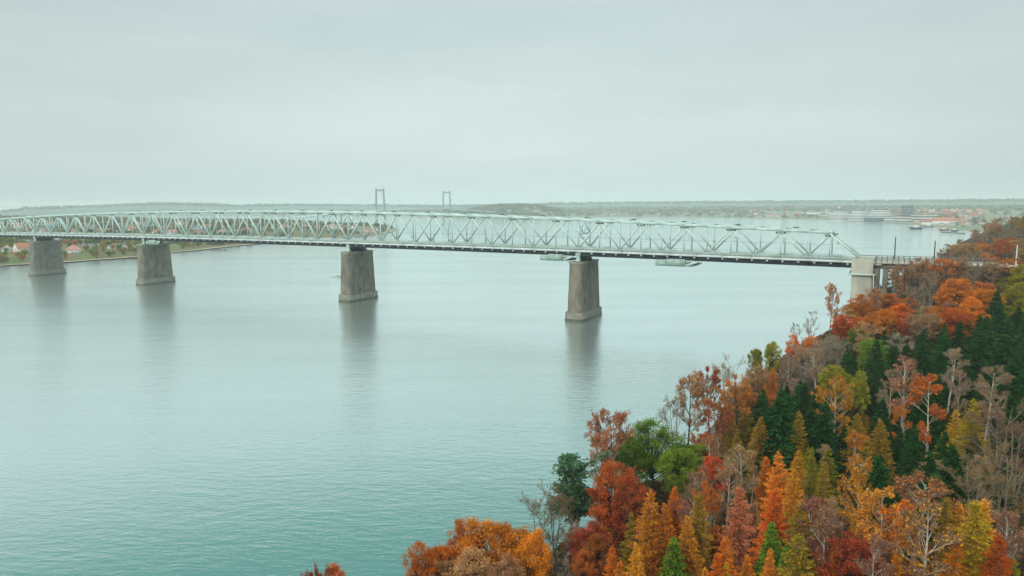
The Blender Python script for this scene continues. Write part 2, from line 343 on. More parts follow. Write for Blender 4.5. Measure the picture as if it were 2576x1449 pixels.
def water():
    m = bpy.data.materials.new('sea_water'); m.use_nodes = True; t = m.node_tree; t.nodes.clear()
    df = N(t, 'ShaderNodeBsdfDiffuse'); df.inputs[0].default_value = (.022, .155, .13, 1)
    gl = N(t, 'ShaderNodeBsdfAnisotropic'); gl.inputs['Color'].default_value = (.89, .985, .965, 1); gl.inputs['Roughness'].default_value = .05
    g2 = N(t, 'ShaderNodeBsdfAnisotropic'); g2.inputs['Color'].default_value = (1, 1, 1, 1); g2.inputs['Roughness'].default_value = .40
    mg = N(t, 'ShaderNodeMixShader'); mg.inputs[0].default_value = .17; L(t, gl.outputs[0], mg.inputs[1]); L(t, g2.outputs[0], mg.inputs[2])
    lw = N(t, 'ShaderNodeLayerWeight'); lw.inputs['Blend'].default_value = .5
    pw = N(t, 'ShaderNodeMapRange', interpolation_type='SMOOTHSTEP'); pw.inputs['From Min'].default_value = .52; pw.inputs['From Max'].default_value = .74
    pw.inputs['To Min'].default_value = .10; pw.inputs['To Max'].default_value = .97; L(t, lw.outputs['Facing'], pw.inputs['Value'])
    ms = N(t, 'ShaderNodeMixShader'); L(t, pw.outputs[0], ms.inputs[0]); L(t, df.outputs[0], ms.inputs[1]); L(t, mg.outputs[0], ms.inputs[2])
    wo_ = N(t, 'ShaderNodeOutputMaterial'); L(t, ms.outputs[0], wo_.inputs[0])
    ad = N(t, 'ShaderNodeMath', operation='MULTIPLY_ADD', use_clamp=True); L(t, pw.outputs[0], ad.inputs[0]); L(t, ad.outputs[0], ms.inputs[0])
    co = N(t, 'ShaderNodeTexCoord')
    def nz(scale, det, st, rot=25, rough=.55):
        mpp = N(t, 'ShaderNodeMapping'); mpp.inputs['Scale'].default_value = st; mpp.inputs['Rotation'].default_value = (0, 0, math.radians(rot)); L(t, co.outputs['Object'], mpp.inputs[0])
        n = N(t, 'ShaderNodeTexNoise'); n.inputs['Scale'].default_value = scale; n.inputs['Detail'].default_value = det; n.inputs['Roughness'].default_value = rough; L(t, mpp.outputs[0], n.inputs['Vector']); return n
    a = nz(.42, 5, (.45, 1.3, 1), 28, .62); c = nz(.10, 3, (.5, 1.2, 1), 12)
    big = nz(.006, 4, (.35, 1.6, 1), 8)
    bigr = N(t, 'ShaderNodeMapRange'); bigr.inputs['From Min'].default_value = .35; bigr.inputs['From Max'].default_value = .65; bigr.inputs['To Min'].default_value = .75; bigr.inputs['To Max'].default_value = 1.1
    L(t, big.outputs['Fac'], bigr.inputs['Value'])
    st = nz(.012, 5, (.25, 1.9, 1), 14, .6); sr = N(t, 'ShaderNodeMapRange'); sr.inputs['From Min'].default_value = .35; sr.inputs['From Max'].default_value = .65; sr.inputs['To Min'].default_value = .95; sr.inputs['To Max'].default_value = 1.02
    L(t, st.outputs['Fac'], sr.inputs['Value']); L(t, sr.outputs[0], ad.inputs[1]); ad.inputs[2].default_value = 0
    b1 = N(t, 'ShaderNodeBump'); b1.inputs['Distance'].default_value = 1.0; L(t, c.outputs['Fac'], b1.inputs['Height'])
    s1 = N(t, 'ShaderNodeMath', operation='MULTIPLY'); s1.inputs[1].default_value = .16; L(t, bigr.outputs[0], s1.inputs[0]); L(t, s1.outputs[0], b1.inputs['Strength'])
    b2 = N(t, 'ShaderNodeBump'); b2.inputs['Distance'].default_value = .55; L(t, a.outputs['Fac'], b2.inputs['Height']); L(t, b1.outputs[0], b2.inputs['Normal'])
    s2 = N(t, 'ShaderNodeMath', operation='MULTIPLY'); s2.inputs[1].default_value = .42; L(t, bigr.outputs[0], s2.inputs[0]); L(t, s2.outputs[0], b2.inputs['Strength'])
    for q in (df, gl, lw, g2): L(t, b2.outputs[0], q.inputs['Normal'])
    o = MB().add([(-14000, -2000, 0), (14000, -2000, 0), (14000, 12000, 0), (-14000, 12000, 0)], [(0, 1, 2, 3)]).build('water', m)
    tag(o, kind='structure')
water()
def haze():
    m = bpy.data.materials.new('haze_air'); m.use_nodes = True; t = m.node_tree; t.nodes.clear()
    v = N(t, 'ShaderNodeVolumePrincipled'); v.inputs['Color'].default_value = (.93, 1.0, .995, 1); v.inputs['Density'].default_value = .00012; v.inputs['Anisotropy'].default_value = .1
    o = N(t, 'ShaderNodeOutputMaterial'); L(t, v.outputs[0], o.inputs['Volume'])
    ob = MB().box((0, 4800, 65), (29000, 14800, 138)).build('haze', m); tag(ob, kind='stuff')
haze()

# ------------------------------------------------------------------ the railway bridge
TH = 2.63576; DV = np.array([math.cos(TH), math.sin(TH), 0]); NV = np.array([math.sin(TH), -math.cos(TH), 0]); PO = np.array([40.3, 378.8, 0])
def bp(t, n, z): return PO + t * DV + n * NV + np.array([0, 0, z])
def ztop(t): return 59.3 - 9.9 * ((t - 275) / 400) ** 2
def zdk(t): return 38.6 - 2.1 * ((t - 275) / 400) ** 2          # underside of deck slab
TW = 8.0
NODES = [-137.0, -114.6, -91.7, -69, -46, -24] + [27.5 * i for i in range(6)] + [165 + 27.5 * i for i in range(8)] + [385 + 27.5 * i for i in range(6)] + [550 + 27.5 * i for i in range(6)]
APEX = [-124.3, -103.2, -80.4, -57.5, -35, -12.2] + [(NODES[i] + NODES[i + 1]) / 2 for i in range(6, len(NODES) - 1)]
NODES[5] = -23.6
bridge = empty('railway_bridge', tuple(bp(0, 0, 0)), TH)
tag(bridge, 'long pale grey-green steel truss railway bridge crossing the strait on concrete piers', 'bridge')
# local frame of the bridge: x along DV, y = -NV side, so local (t, -n, z)
def lb(t, n, z): return np.array([t, -n, z])
def chord(zf, w, h, t0, t1, n, name, ends):
    mb = MB(); ts = [t for t in ends if t0 <= t <= t1]
    for a, b in zip(ts[:-1], ts[1:]): mb.beam(lb(a, n, zf(a)), lb(b, n, zf(b)), w, h)
    return mb.build(name, steel, bridge)
allt = sorted(NODES + APEX)
for n in (-TW, TW):
    chord(ztop, 1.0, 1.25, -125, 678, n, 'top_chord', [t for t in allt if t >= -124.5])
    chord(lambda t: zdk(t) + 1.1, .9, 1.5, -138, 690, n, 'bottom_chord', allt)
members = []        # (kind, a, b, w, h)
for n in (-TW, TW):
    for i, a in enumerate(APEX):
        for nd in (NODES[i], NODES[i + 1]):
            big = .95 if i == 0 and nd == NODES[0] else .80
            members.append(('diagonal', lb(a, n, ztop(a) - .5), lb(nd, n, zdk(nd) + 1.6), big, big * .9))
        members.append(('vertical', lb(a, n, ztop(a) - .6), lb(a, n, zdk(a) + 1.8), .52, .5))
        if i: members.append(('vertical', lb(NODES[i], n, ztop(NODES[i]) - .6), lb(NODES[i], n, zdk(NODES[i]) + 1.8), .56, .5))
for kind in ('diagonal', 'vertical'):
    ms = [m for m in members if m[0] == kind]
    def size(m):
        w = [PO + q[0] * DV - q[1] * NV + np.array([0, 0, q[2]]) for q in (m[1], m[2])]
        x, y, d = project(np.array(w)); vis = (x > 0).any()
        return (-1 if vis else 0, -math.hypot(x[1] - x[0], y[1] - y[0]))
    ms.sort(key=size)
    for m in ms[:100]: MB().beam(m[1], m[2], m[3], m[4]).build(kind, steel, bridge)
    rest = MB()
    for m in ms[100:]: rest.beam(m[1], m[2], m[3], m[4])
    if ms[100:]: tag(rest.build(kind, steel, bridge), kind='stuff')
# gusset plates at the joints (dark little plates under the top chord)
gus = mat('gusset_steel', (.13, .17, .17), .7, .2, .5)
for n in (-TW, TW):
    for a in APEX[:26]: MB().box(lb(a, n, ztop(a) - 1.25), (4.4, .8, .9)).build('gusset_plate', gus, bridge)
# transverse struts and X bracing of the roof
mb = MB()
for t in allt[1:-1]: mb.beam(lb(t, -TW, ztop(t) + .1), lb(t, TW, ztop(t) + .1), .4, .5)
mb.build('roof_struts', steel, bridge)
mb = MB(); tt = allt[1:-1]
for a, b in zip(tt[:-1], tt[1:]):
    mb.beam(lb(a, -TW, ztop(a) + .55), lb(b, TW, ztop(b) + .55), .3, .3); mb.beam(lb(a, TW, ztop(a) + .1), lb(b, -TW, ztop(b) + .1), .3, .3)
mb.build('roof_bracing', steel, bridge)
for t in (0, 165, 385, 550):                  # sway frames over the supports
    mb = MB()
    zt, zd = ztop(t) - 1, zdk(t) + 2; zm = zd + 7.5
    mb.beam(lb(t, -TW, zm), lb(t, TW, zm), .6, .8); mb.beam(lb(t, -TW, zm), lb(t, 0, zt), .45, .45); mb.beam(lb(t, TW, zm), lb(t, 0, zt), .45, .45)
    mb.beam(lb(t + .6, -TW, zt), lb(t + .6, 0, zm), .45, .45); mb.beam(lb(t + .6, TW, zt), lb(t + .6, 0, zm), .45, .45)
    mb.build('sway_frame', steel, bridge)
mb = MB(); z0 = ztop(-124.3)                 # portal over the end of the bridge
mb.beam(lb(-124.3, -TW, z0), lb(-124.3, TW, z0), 1.3, 1.4); mb.beam(lb(-127.5, -TW, z0 - 4.6), lb(-127.5, TW, z0 - 4.6), .7, .9)
mb.build('end_portal', steel, bridge)
# deck
ts = np.arange(-143, 691, 13.0)
mb = MB()
for a, b in zip(ts[:-1], ts[1:]): mb.beam(lb(a, 0, zdk(a) + .2), lb(b, 0, zdk(b) + .2), 20.4, .4)
mb.build('deck', asphalt, bridge)
for n in (-10.3, 10.3):
    mb = MB()
    for a, b in zip(ts[:-1], ts[1:]): mb.beam(lb(a, n, zdk(a) + .25), lb(b, n, zdk(b) + .25), .35, 1.0)
    mb.build('edge_beam', steel_w, bridge)
    mb = MB()
    for a, b in zip(ts[:-1], ts[1:]):
        for dz in (1.05, 1.5, 2.05): mb.beam(lb(a, n, zdk(a) + dz), lb(b, n, zdk(b) + dz), .12, .14)
    for t in np.arange(-142, 688, 2.3): mb.box(lb(t, n, zdk(t) + 1.45), (.16, .16, 1.3))
    mb.build('railing', steel, bridge)
mb = MB()                                     # planked infill of the railing on the near side
infill = mat('railing_panel', (.34, .36, .31), .8, .25, .8)
for a, b in zip(ts[:-1], ts[1:]): mb.beam(lb(a, -9.9, zdk(a) + 1.35), lb(b, -9.9, zdk(b) + 1.35), .06, 1.0)
mb.build('railing_panels', infill, bridge)
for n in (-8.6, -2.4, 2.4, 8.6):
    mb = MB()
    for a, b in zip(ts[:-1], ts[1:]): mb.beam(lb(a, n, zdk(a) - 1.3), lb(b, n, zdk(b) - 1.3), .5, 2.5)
    mb.build('deck_girder', steel_d_shade, bridge)  # near-black colour carries the shade under the deck overhang
fb = []; t = -139.0
while t < 685: fb.append(t); t += 6.875
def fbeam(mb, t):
    mb.box(lb(t, 0, zdk(t) - 1.6), (.45, 17.2, 1.5), mat=1); mb.box(lb(t, -9.0, zdk(t) - .75), (.4, 1.4, .7), mat=1); mb.box(lb(t, 9.0, zdk(t) - .75), (.4, 1.4, .7), mat=1)  # middle and brackets take the painted underside shade, near end stays light
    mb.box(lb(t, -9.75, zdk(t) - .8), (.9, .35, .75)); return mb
for t in fb[:100]: fbeam(MB(), t).build('floor_beam', [steel_w, steel_d_shade], bridge)
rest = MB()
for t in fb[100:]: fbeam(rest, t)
tag(rest.build('floor_beam', [steel_w, steel_d_shade], bridge), kind='stuff')
for n in (1.0, 2.5, 5.5, 7.0):
    mb = MB()
    for a, b in zip(ts[:-1], ts[1:]): mb.beam(lb(a, n, zdk(a) + .5), lb(b, n, zdk(b) + .5), .12, .2)
    mb.build('rail', steel_d_shade, bridge)
for a in APEX[:24]:                           # overhead-line brackets inside the truss
    mb = MB(); z = zdk(a) + 9.2
    mb.beam(lb(a, 0, z), lb(a, TW, z), .22, .22)
    for n in (1.7, 6.2): mb.beam(lb(a, n, z), lb(a, n, z - 2.4), .18, .18); mb.beam(lb(a, n - 1.0, z - 2.2), lb(a, n + .8, z - 2.2), .14, .14)
    mb.build('catenary_bracket', steel, bridge)
for n in (1.7, 6.2):
    mb = MB()
    for a, b in zip(APEX[:24], APEX[1:25]): mb.beam(lb(a, n, zdk(a) + 6.9), lb(b, n, zdk(b) + 6.9), .05, .05)
    mb.build('contact_wire', steel_d_shade, bridge)
for t in np.arange(-108, 640, 27.5): MB().box(lb(t, TW + .2, ztop(t) + .95), (2.4, 1.0, .45)).build('roof_box', steel_d_shade, bridge)
# piers
def octo(L_, W_, c): return [(-W_/2, -L_/2 + c), (-W_/2 + c, -L_/2), (W_/2 - c, -L_/2), (W_/2, -L_/2 + c), (W_/2, L_/2 - c), (W_/2 - c, L_/2), (-W_/2 + c, L_/2), (-W_/2, L_/2 - c)]
def sh(p, t, off=0): return [(x + t, y + off) for x, y in p]
for t in (0, 165, 385, 550):
    zt = zdk(t) - 5.6
    shaft = MB().prism(sh(octo(27.3, 9.0, 1.3), t), 4.6, zt - 1.2, sh(octo(25.0, 7.6, 1.1), t)).build('pier', conc, bridge)
    MB().prism(sh(octo(25.8, 8.2, 1.2), t), zt - 1.2, zt).build('pier_cap', conc_b, shaft)
    MB().prism(sh(octo(30, 10.8, 1.6), t), 1.1, 4.6).build('pier_base', conc_b, shaft)
    MB().prism(sh(octo(30.3, 11.1, 1.6), t), -3, 1.1).build('waterline_band', conc_wet, shaft)
    MB().box((t - 4.02, 3.0, 7.6), (1.0, 1.0, 2.0), 0).build('access_door', steel_d_shade, shaft)
    for n in (-TW, TW):
        b_ = MB().box(lb(t, n, zt + .8), (2.6, 2.2, 1.6), taper=.7); b_.box(lb(t, n, zt + 2.2), (1.6, 1.6, 1.4)); b_.box(lb(t, n, zdk(t) - 1.4), (3.0, 1.8, 2.8)); b_.build('bearing', steel, shaft)
    MB().box(lb(t, 0, zt + 1.5), (1.6, 13.0, 3.0)).build('bearing_wall', steel_d_shade, shaft)

# the tall pale end pier and the approach viaduct
via = empty('approach_viaduct', tuple(bp(-133.5, 0, 0)), TH); tag(via, 'pale concrete approach viaduct leading from the truss end into the wooded bluff', 'viaduct')
def lv(t, n, z): return np.array([t + 140, -n, z])
zv = 36.4
MB().prism(sh(octo(22, 9.0, .5), -4.6), -3, zv - 5.0, sh(octo(20.8, 8.2, .5), -4.6)).build('end_pier', conc_l, via)
mb = MB().prism(sh(octo(22.4, 8.8, .4), -4.6), zv - 5.0, zv + 1.6)
mb.build('end_pier_head', conc_l, via)
MB().box((-4.6, 0, zv - 5.2), (10.6, 24, .5)).build('inspection_walkway', steel, via)
mb = MB().box((-10.5, 0, zv - .6), (3.2, 18, 1.2))
for a in np.arange(-14, -62, -9.0): mb.beam(lv(-140 + a + 5, 0, zv + .1), lv(-140 + a - 4, 0, zv + .1), 18.0, .8)
mb.build('viaduct_deck', conc_l, via)
for n in (-7.2, 7.2):
    mb = MB()
    mb.beam(lv(-149.5, n, zv - 1.6), lv(-196, n, zv - 1.6), .9, 2.0); mb.build('viaduct_girder', conc, via)
for n in (-9, 9):
    mb = MB()
    for dz in (.9, 1.7): mb.beam(lv(-141, n, zv + dz + .4), lv(-196, n, zv + dz + .4), .2, .25)
    for t in np.arange(-141, -196, -2.2): mb.box(lv(t, n, zv + 1.3), (.4, .25, 1.8))
    mb.build('parapet', conc, via)
for t in (-150.5, -153.8, -158, -165, -176, -188):
    for n in (-6.4, 6.4): MB().prism(sh(octo(2.6, 2.2, .3), t + 140, -n), -2 if t > -160 else float(h_near(bp(t + 6.5, n, 0)[None, :2])[0]) - 1.5, zv - 2.7).build('viaduct_column', conc, via)
for t, n, h_, lab in ((-150.5, 7.5, 10.5, 'dark overhead-line mast just right of the truss end, above the strait'), (-166, 7.5, 9.0, 'thin overhead-line mast where the viaduct nears the trees'),
                      (-194, -6.5, 8.6, 'thick white overhead-line mast rising from the autumn trees at far right')):
    p = bp(t, n, zv + .5); root = empty('overhead_line_mast', tuple(p), TH); tag(root, lab, 'mast', 'overhead-line masts by the viaduct')
    MB().tubes([(0, 0, 0)], [(0, 0, h_)], .26 if n > 0 else .3, .2, 8).build('pole', steel_w if n < 0 else steel_d_shade, root)
    s = -1 if n > 0 else 1
    MB().beam((0, 0, h_ - 2), (0, -s * 3, h_ - 1.6), .12).beam((0, 0, h_ - 3.2), (0, -s * 2.6, h_ - 3.2), .12).beam((0, -s * 2.6, h_ - 3.4), (0, -s * 2.6, h_ - 1.6), .12).build('bracket_arm', steel_d_shade, root)
# inspection gantries hung below the deck
gan = mat('gantry_paint', (.30, .40, .35), .6, .15, .5)
def gantry(t, lab, long=17.0):
    z = zdk(t) - 2.0
    g = empty('inspection_gantry', tuple(bp(t, 0, z)), TH); tag(g, lab, 'gantry', 'inspection gantries hung below the bridge deck')
    k = long / 19
    mb = MB()
    for zz in (-3.2, -.6):
        for y in (-9.5, 9.5): mb.beam((-long/2, y, zz), (long/2, y, zz), .3)
        for x in (-long/2, 0, long/2): mb.beam((x, -9.5, zz), (x, 9.5, zz), .3)
    for y in (-9.5, 9.5):
        for q in range(7):
            x = -long/2 + q * long/6; mb.beam((x, y, -3.2), (x, y, -.6), .22)
            if q in (3, 5): mb.beam((x, y, -3.2), (x + long/6, y, -.6), .22)
    mb.build('gantry_frame', steel, g)
    MB().box((-1.0 * k, 9.0, -1.75), (9.6 * k, 2.8, 3.7)).build('work_cabin', gan, g)
    MB().box((6.4 * k, 9.0, -2.4), (5.6 * k, 2.6, 2.3)).build('side_cabin', gan, g)
    MB().beam((-5.5 * k, 9.4, -3.1), (-12.5 * k, 9.4, -1.0), .35, .9).beam((-5.5 * k, 9.4, -.8), (-12.5 * k, 9.4, -.8), .3, .3).build('folding_arm', steel, g)
    MB().box((0, 0, -3.45), (long, 19.2, .2)).build('platform', steel_d_shade, g)
    for x in (-long*.3, long*.3):
        for y in (-7.5, 7.5): MB().beam((x, y, -.5), (x, y, 1.4), .25).build('hanger', steel_d_shade, g)
gantry(14, 'grey inspection gantry under the deck just left of the nearest water pier')
gantry(-53, 'grey inspection gantry under the deck between nearest water pier and the shore pier', 19)
gantry(372, 'grey inspection gantry under the deck beside the second pier from the left', 15)

# ------------------------------------------------------------------ suspension bridge far off
sb = empty('suspension_bridge', (-445, 2330, 0), 0); tag(sb, 'far hazy suspension bridge, two tall portal towers above the horizon', 'bridge')
T1, T2 = np.array([0, 0]), np.array([181, 470]); du = (T2 - T1) / np.linalg.norm(T2 - T1); pu = np.array([du[1], -du[0]])
farconc = mat('tower_concrete', (.28, .34, .33), .9)
def sp(s, n, z): q = T1 + du * s + pu * n; return (q[0], q[1], z)
SP = float(np.linalg.norm(T2 - T1))
dz_ = lambda s: 49 - 12 * ((s - SP/2) / 560) ** 2
for s in (0, SP):
    tw = MB()
    for n in (-1, 1): tw.tubes([sp(s, n * 17.5, -3)], [sp(s, n * 14.2, 120)], 4.2, 2.9, 4)
    tw = tw.build('tower', farconc, sb)
    MB().beam(sp(s, -14.5, 114.5), sp(s, 14.5, 114.5), 3.5, 6).build('crossbeam', farconc, tw)
    MB().beam(sp(s, -17, 43), sp(s, 17, 43), 3.5, 5).build('crossbeam', farconc, tw)
mb = MB(); ss = np.linspace(-420, SP + 480, 25)
for a, b in zip(ss[:-1], ss[1:]): mb.beam(sp(a, 0, dz_(a)), sp(b, 0, dz_(b)), 29, 3)
mb.build('deck', mat('far_deck', (.62, .64, .62), .7), sb)
for n in (-14.3, 14.3):
    mb = MB()
    for a0, a1, f in ((-240, 0, lambda q: dz_(-240) + (120 - dz_(-240)) * ((q + 240) / 240) ** 1.5), (0, SP, lambda q: 54 + 66 * ((q - SP/2) / (SP/2)) ** 2), (SP, SP + 240, lambda q: 120 - (120 - dz_(SP + 240)) * (1 - (1 - (q - SP) / 240) ** 1.5))):
        q = np.linspace(a0, a1, 13)
        for a, b in zip(q[:-1], q[1:]): mb.beam(sp(a, n, f(a)), sp(b, n, f(b)), .3)
    mb.build('main_cable', farconc, sb)
for s in (-330, -420, -240, SP + 240, SP + 330, SP + 420):
    MB().beam(sp(s, -10, -2), sp(s, -10, dz_(s) - 1.5), 3).beam(sp(s, 10, -2), sp(s, 10, dz_(s) - 1.5), 3).build('side_pier', farconc, sb)

# ------------------------------------------------------------------ trees
def grow(r, P, D, ln, rad, n, spread, up, shrink, f0=.35):
    """children of branches: P, D, ln, rad arrays -> arrays"""
    M = len(P); k = n; i = np.repeat(np.arange(M), k); f = r.uniform(f0, 1, M * k)
    p = P[i] + D[i] * (ln[i] * f)[:, None]
    d = D[i] + r.normal(size=(M * k, 3)) * spread; d[:, 2] += up; d /= np.linalg.norm(d, axis=1, keepdims=True)
    return p, d, ln[i] * shrink * r.uniform(.6, 1.15, M * k) * (1.15 - .5 * f), rad[i] * .5
def curve(mb, P, D, ln, rad, r, k=4, bend=.12, up=.1):
    m = P + D * (ln * .5)[:, None]; d2 = D + r.normal(size=D.shape) * bend; d2[:, 2] += up; d2 /= np.linalg.norm(d2, axis=1, keepdims=True)
    e = m + d2 * (ln * .5)[:, None]; mb.tubes(P, m, rad, rad * .72, k); mb.tubes(m, e, rad * .72, rad * .4, k); return m, d2
def broadleaf(seed, W=9.0, H=15.0, clumps=130, per=75, leaf=.17, base=.25, lump=.28, clr=.85, bare=0):
    r = np.random.default_rng(seed); tk = MB(); cw = MB()
    th = H * .42; pts = np.array([[0, 0, -1], [r.normal() * .2, r.normal() * .2, th * .5], [r.normal() * .4, r.normal() * .4, th]])
    tk.tubes(pts[:-1], pts[1:], [.36, .27], [.27, .2], 8)
    d = r.normal(size=(clumps, 3)); d /= np.linalg.norm(d, axis=1, keepdims=True)
    lob = r.normal(size=(7, 3)); lob /= np.linalg.norm(lob, axis=1, keepdims=True)
    sh = 1 - lump + lump * 1.5 * np.max(np.clip(d @ lob.T, 0, 1) ** 3, 1)
    rr = np.where(r.random(clumps) < .72, r.uniform(.8, 1.0, clumps), r.uniform(.35, .8, clumps)) * sh
    cz = H * (base + (1 - base) * .5); C = d * rr[:, None] * np.array([W/2, W/2, H * (1 - base) * .5]) + np.array([0, 0, cz])
    C[:, 2] = np.minimum(C[:, 2], H)
    s0 = pts[-1] * r.uniform(.55, 1, (clumps, 1)); mid = s0 * .45 + C * .55; mid[:, 2] += .3
    pick = r.random(clumps) < .6
    tk.tubes(s0[pick], mid[pick], .11, .07, 4); tk.tubes(mid[pick], C[pick], .07, .025, 4)
    ct = r.random(clumps); q = np.repeat(np.arange(clumps), per)
    pos = C[q] + r.normal(size=(len(q), 3)) * np.array([1, 1, .62]) * clr * .52
    cw.leaves(pos, leaf, r, 1.15, tint=np.clip(ct[q] * .65 + r.random(len(q)) * .45 - .05, 0, 1), flat=.35)
    if bare:
        i = r.integers(0, clumps, bare); D = d[i] + r.normal(size=(bare, 3)) * .5; cw.twigs(C[i], D, r.uniform(.8, 1.6, bare), .05, r, 1)
    return tk, cw
def baretree(seed, H=15.0, W=7.0, stems=1, limbs=15, twn=7, leafn=0, leaf=.16, upb=.55, tw=.042, base=.28, forked=False, tl=.85):
    r = np.random.default_rng(seed); tk = MB(); cw = MB(); LP = []; LD = []; LL = []; LR = []
    for s in range(stems):
        lean = r.normal(size=2) * (.10 if stems == 1 else .2); x0 = r.normal(size=2) * (.0 if stems == 1 else .25); hh = H * (1 if s == 0 else r.uniform(.72, .95))
        zs = np.array([-1, .25, .5, .75, .97]) * hh; zs[0] = -1; pts = np.array([[x0[0] + lean[0] * z * (.8 + .4 * z / hh) * .5 + r.normal() * .08, x0[1] + lean[1] * z * .5 + r.normal() * .08, z] for z in zs])
        rad = np.array([.21, .17, .12, .07, .02]) * (H / 15) * (1.25 if stems == 1 else 1); tk.tubes(pts[:-1], pts[1:], rad[:-1], rad[1:], 7)
        n = max(5, limbs // stems) if stems > 1 else limbs; f = r.uniform(base, .95, n); z = f * hh; a = r.uniform(0, 6.283, n)
        P = np.stack([np.interp(z, zs, pts[:, 0]), np.interp(z, zs, pts[:, 1]), z], 1)
        env = np.sin(np.pi * np.clip((f - base + .12) / (1.12 - base), 0, 1)) ** .7; ln = W * .55 * env * r.uniform(.75, 1.15, n)
        D = np.stack([np.cos(a), np.sin(a), np.full(n, upb) * r.uniform(.6, 1.6, n)], 1); D /= np.linalg.norm(D, axis=1, keepdims=True)
        LP.append(P); LD.append(D); LL.append(ln); LR.append(np.interp(f, [0, 1], [.085, .035]) * H / 15)
    P, D, ln, rad = map(np.concatenate, (LP, LD, LL, LR)); curve(tk, P, D, ln, rad, r, 5, .15, .18)
    p2, d2, l2, r2 = grow(r, P, D, ln, rad, 6, .42, .25, .55); curve(tk, p2, d2, l2, np.maximum(r2, .018), r, 3)
    p3, d3, l3, r3 = grow(r, p2, d2, l2, r2, twn, .5, .15, .6); cw.twigs(p3, d3, np.maximum(l3, tl * .55), tw, r, 0, r.random(len(p3)))
    p4, d4, l4, r4 = grow(r, p3, d3, np.maximum(l3, tl * .5), r3, 5, .6, .0, .7); cw.twigs(p4, d4, tl * .6, tw * .75, r, 0, r.random(len(p4)))
    if leafn:
        i = r.integers(0, len(p4), leafn); cl = r.random(len(p3))[i // 5]; keep = cl > .3; i = i[keep]
        cw.leaves(p4[i] + r.normal(size=(len(i), 3)) * .16, leaf, r, 1.1, 1, np.clip(cl[keep] * .8 + r.random(len(i)) * .3 - .1, 0, 1))
    return tk, cw
def conifer(seed, H=15.0, W=5.2, levels=40, per=7, dens=15, droop=-.05, leaf=.17, base=.08, spike=.06, elong=1.7, rag=.22, curl=.0):
    r = np.random.default_rng(seed); tk = MB(); cw = MB(); tk.tubes([(0, 0, -1), (0, 0, H * .6)], [(0, 0, H * .6), (0, 0, H)], [.2, .11], [.11, .02], 7)
    z = np.linspace(base, 1 - .015, levels) ** .92; Zs = np.repeat(z, per) + r.normal(size=levels * per) * .017; n = len(Zs); a = r.uniform(0, 6.283, n)
    ln = (W / 2) * np.clip(1 - Zs, 0, 1) ** .78 * r.uniform(1 - rag, 1 + rag * .7, n) + .18
    sec = 1 + .18 * np.sin(a * 3 + seed) * (1 - Zs); ln *= sec
    D = np.stack([np.cos(a), np.sin(a), np.full(n, droop) + r.normal(size=n) * .09 + spike * 6 * (Zs > .9)], 1)
    P = np.stack([0 * Zs, 0 * Zs, Zs * H], 1); E_ = P + D * ln[:, None]; E_[:, 2] += curl * ln
    tk.tubes(P, E_, .035, .01, 3)
    cnt = np.maximum(3, (dens * ln / 1.5).astype(int)); q = np.repeat(np.arange(n), cnt); f = r.uniform(.12, 1.03, len(q)) ** .75
    pos = P[q] + (E_ - P)[q] * f[:, None] + r.normal(size=(len(q), 3)) * np.array([.13, .13, .07]) * (1 + ln[q] * .38)[:, None] * (1.15 - f * .6)[:, None]
    ct = r.random(n); cw.leaves(pos, leaf, r, elong, 0, np.clip(ct[q] * .6 + r.random(len(q)) * .5 - .05, 0, 1), axis=D[q] / np.linalg.norm(D[q], axis=1, keepdims=True))
    return tk, cw
def pinetree(seed, H=16.0, W=8.0, plates=44, per=170):
    r = np.random.default_rng(seed); tk = MB(); cw = MB()
    for dx, hh in ((0, H), (-.9, H * .68)):
        pts = np.array([[dx * .5, 0, -1], [dx * .9 + .15, .1, hh * .35], [dx * 1.3 - .1, -.1, hh * .7], [dx * 1.5 + .2, 0, hh * .97]]); tk.tubes(pts[:-1], pts[1:], [.34, .26, .17], [.26, .17, .05], 7)
        n = plates if dx == 0 else plates // 3; f = r.uniform(.42, 1.0, n); a = r.uniform(0, 6.283, n); z = f * hh; ln = W / 2 * (1.15 - f) ** .5 * r.uniform(.35, 1.25, n)
        if dx == 0: ln[:2] = W * .72; a[:2] = (3.3, 2.9); f[:2] = (.9, .82); z = f * hh
        P = np.stack([np.interp(z, pts[:, 2], pts[:, 0]), 0 * z, z - .6], 1); E_ = P + np.stack([np.cos(a) * ln, np.sin(a) * ln, .25 * ln + .3], 1)
        tk.tubes(P, E_, .085, .025, 4); q = np.repeat(np.arange(n), per); fr = r.uniform(.45, 1.1, len(q)); ct = r.random(n)
        pos = P[q] + (E_ - P)[q] * fr[:, None] + r.normal(size=(len(q), 3)) * np.array([.5, .5, .17])
        cw.leaves(pos, .17, r, 1.7, 0, np.clip(ct[q] * .6 + r.random(len(q)) * .5, 0, 1), flat=.3)
    return tk, cw

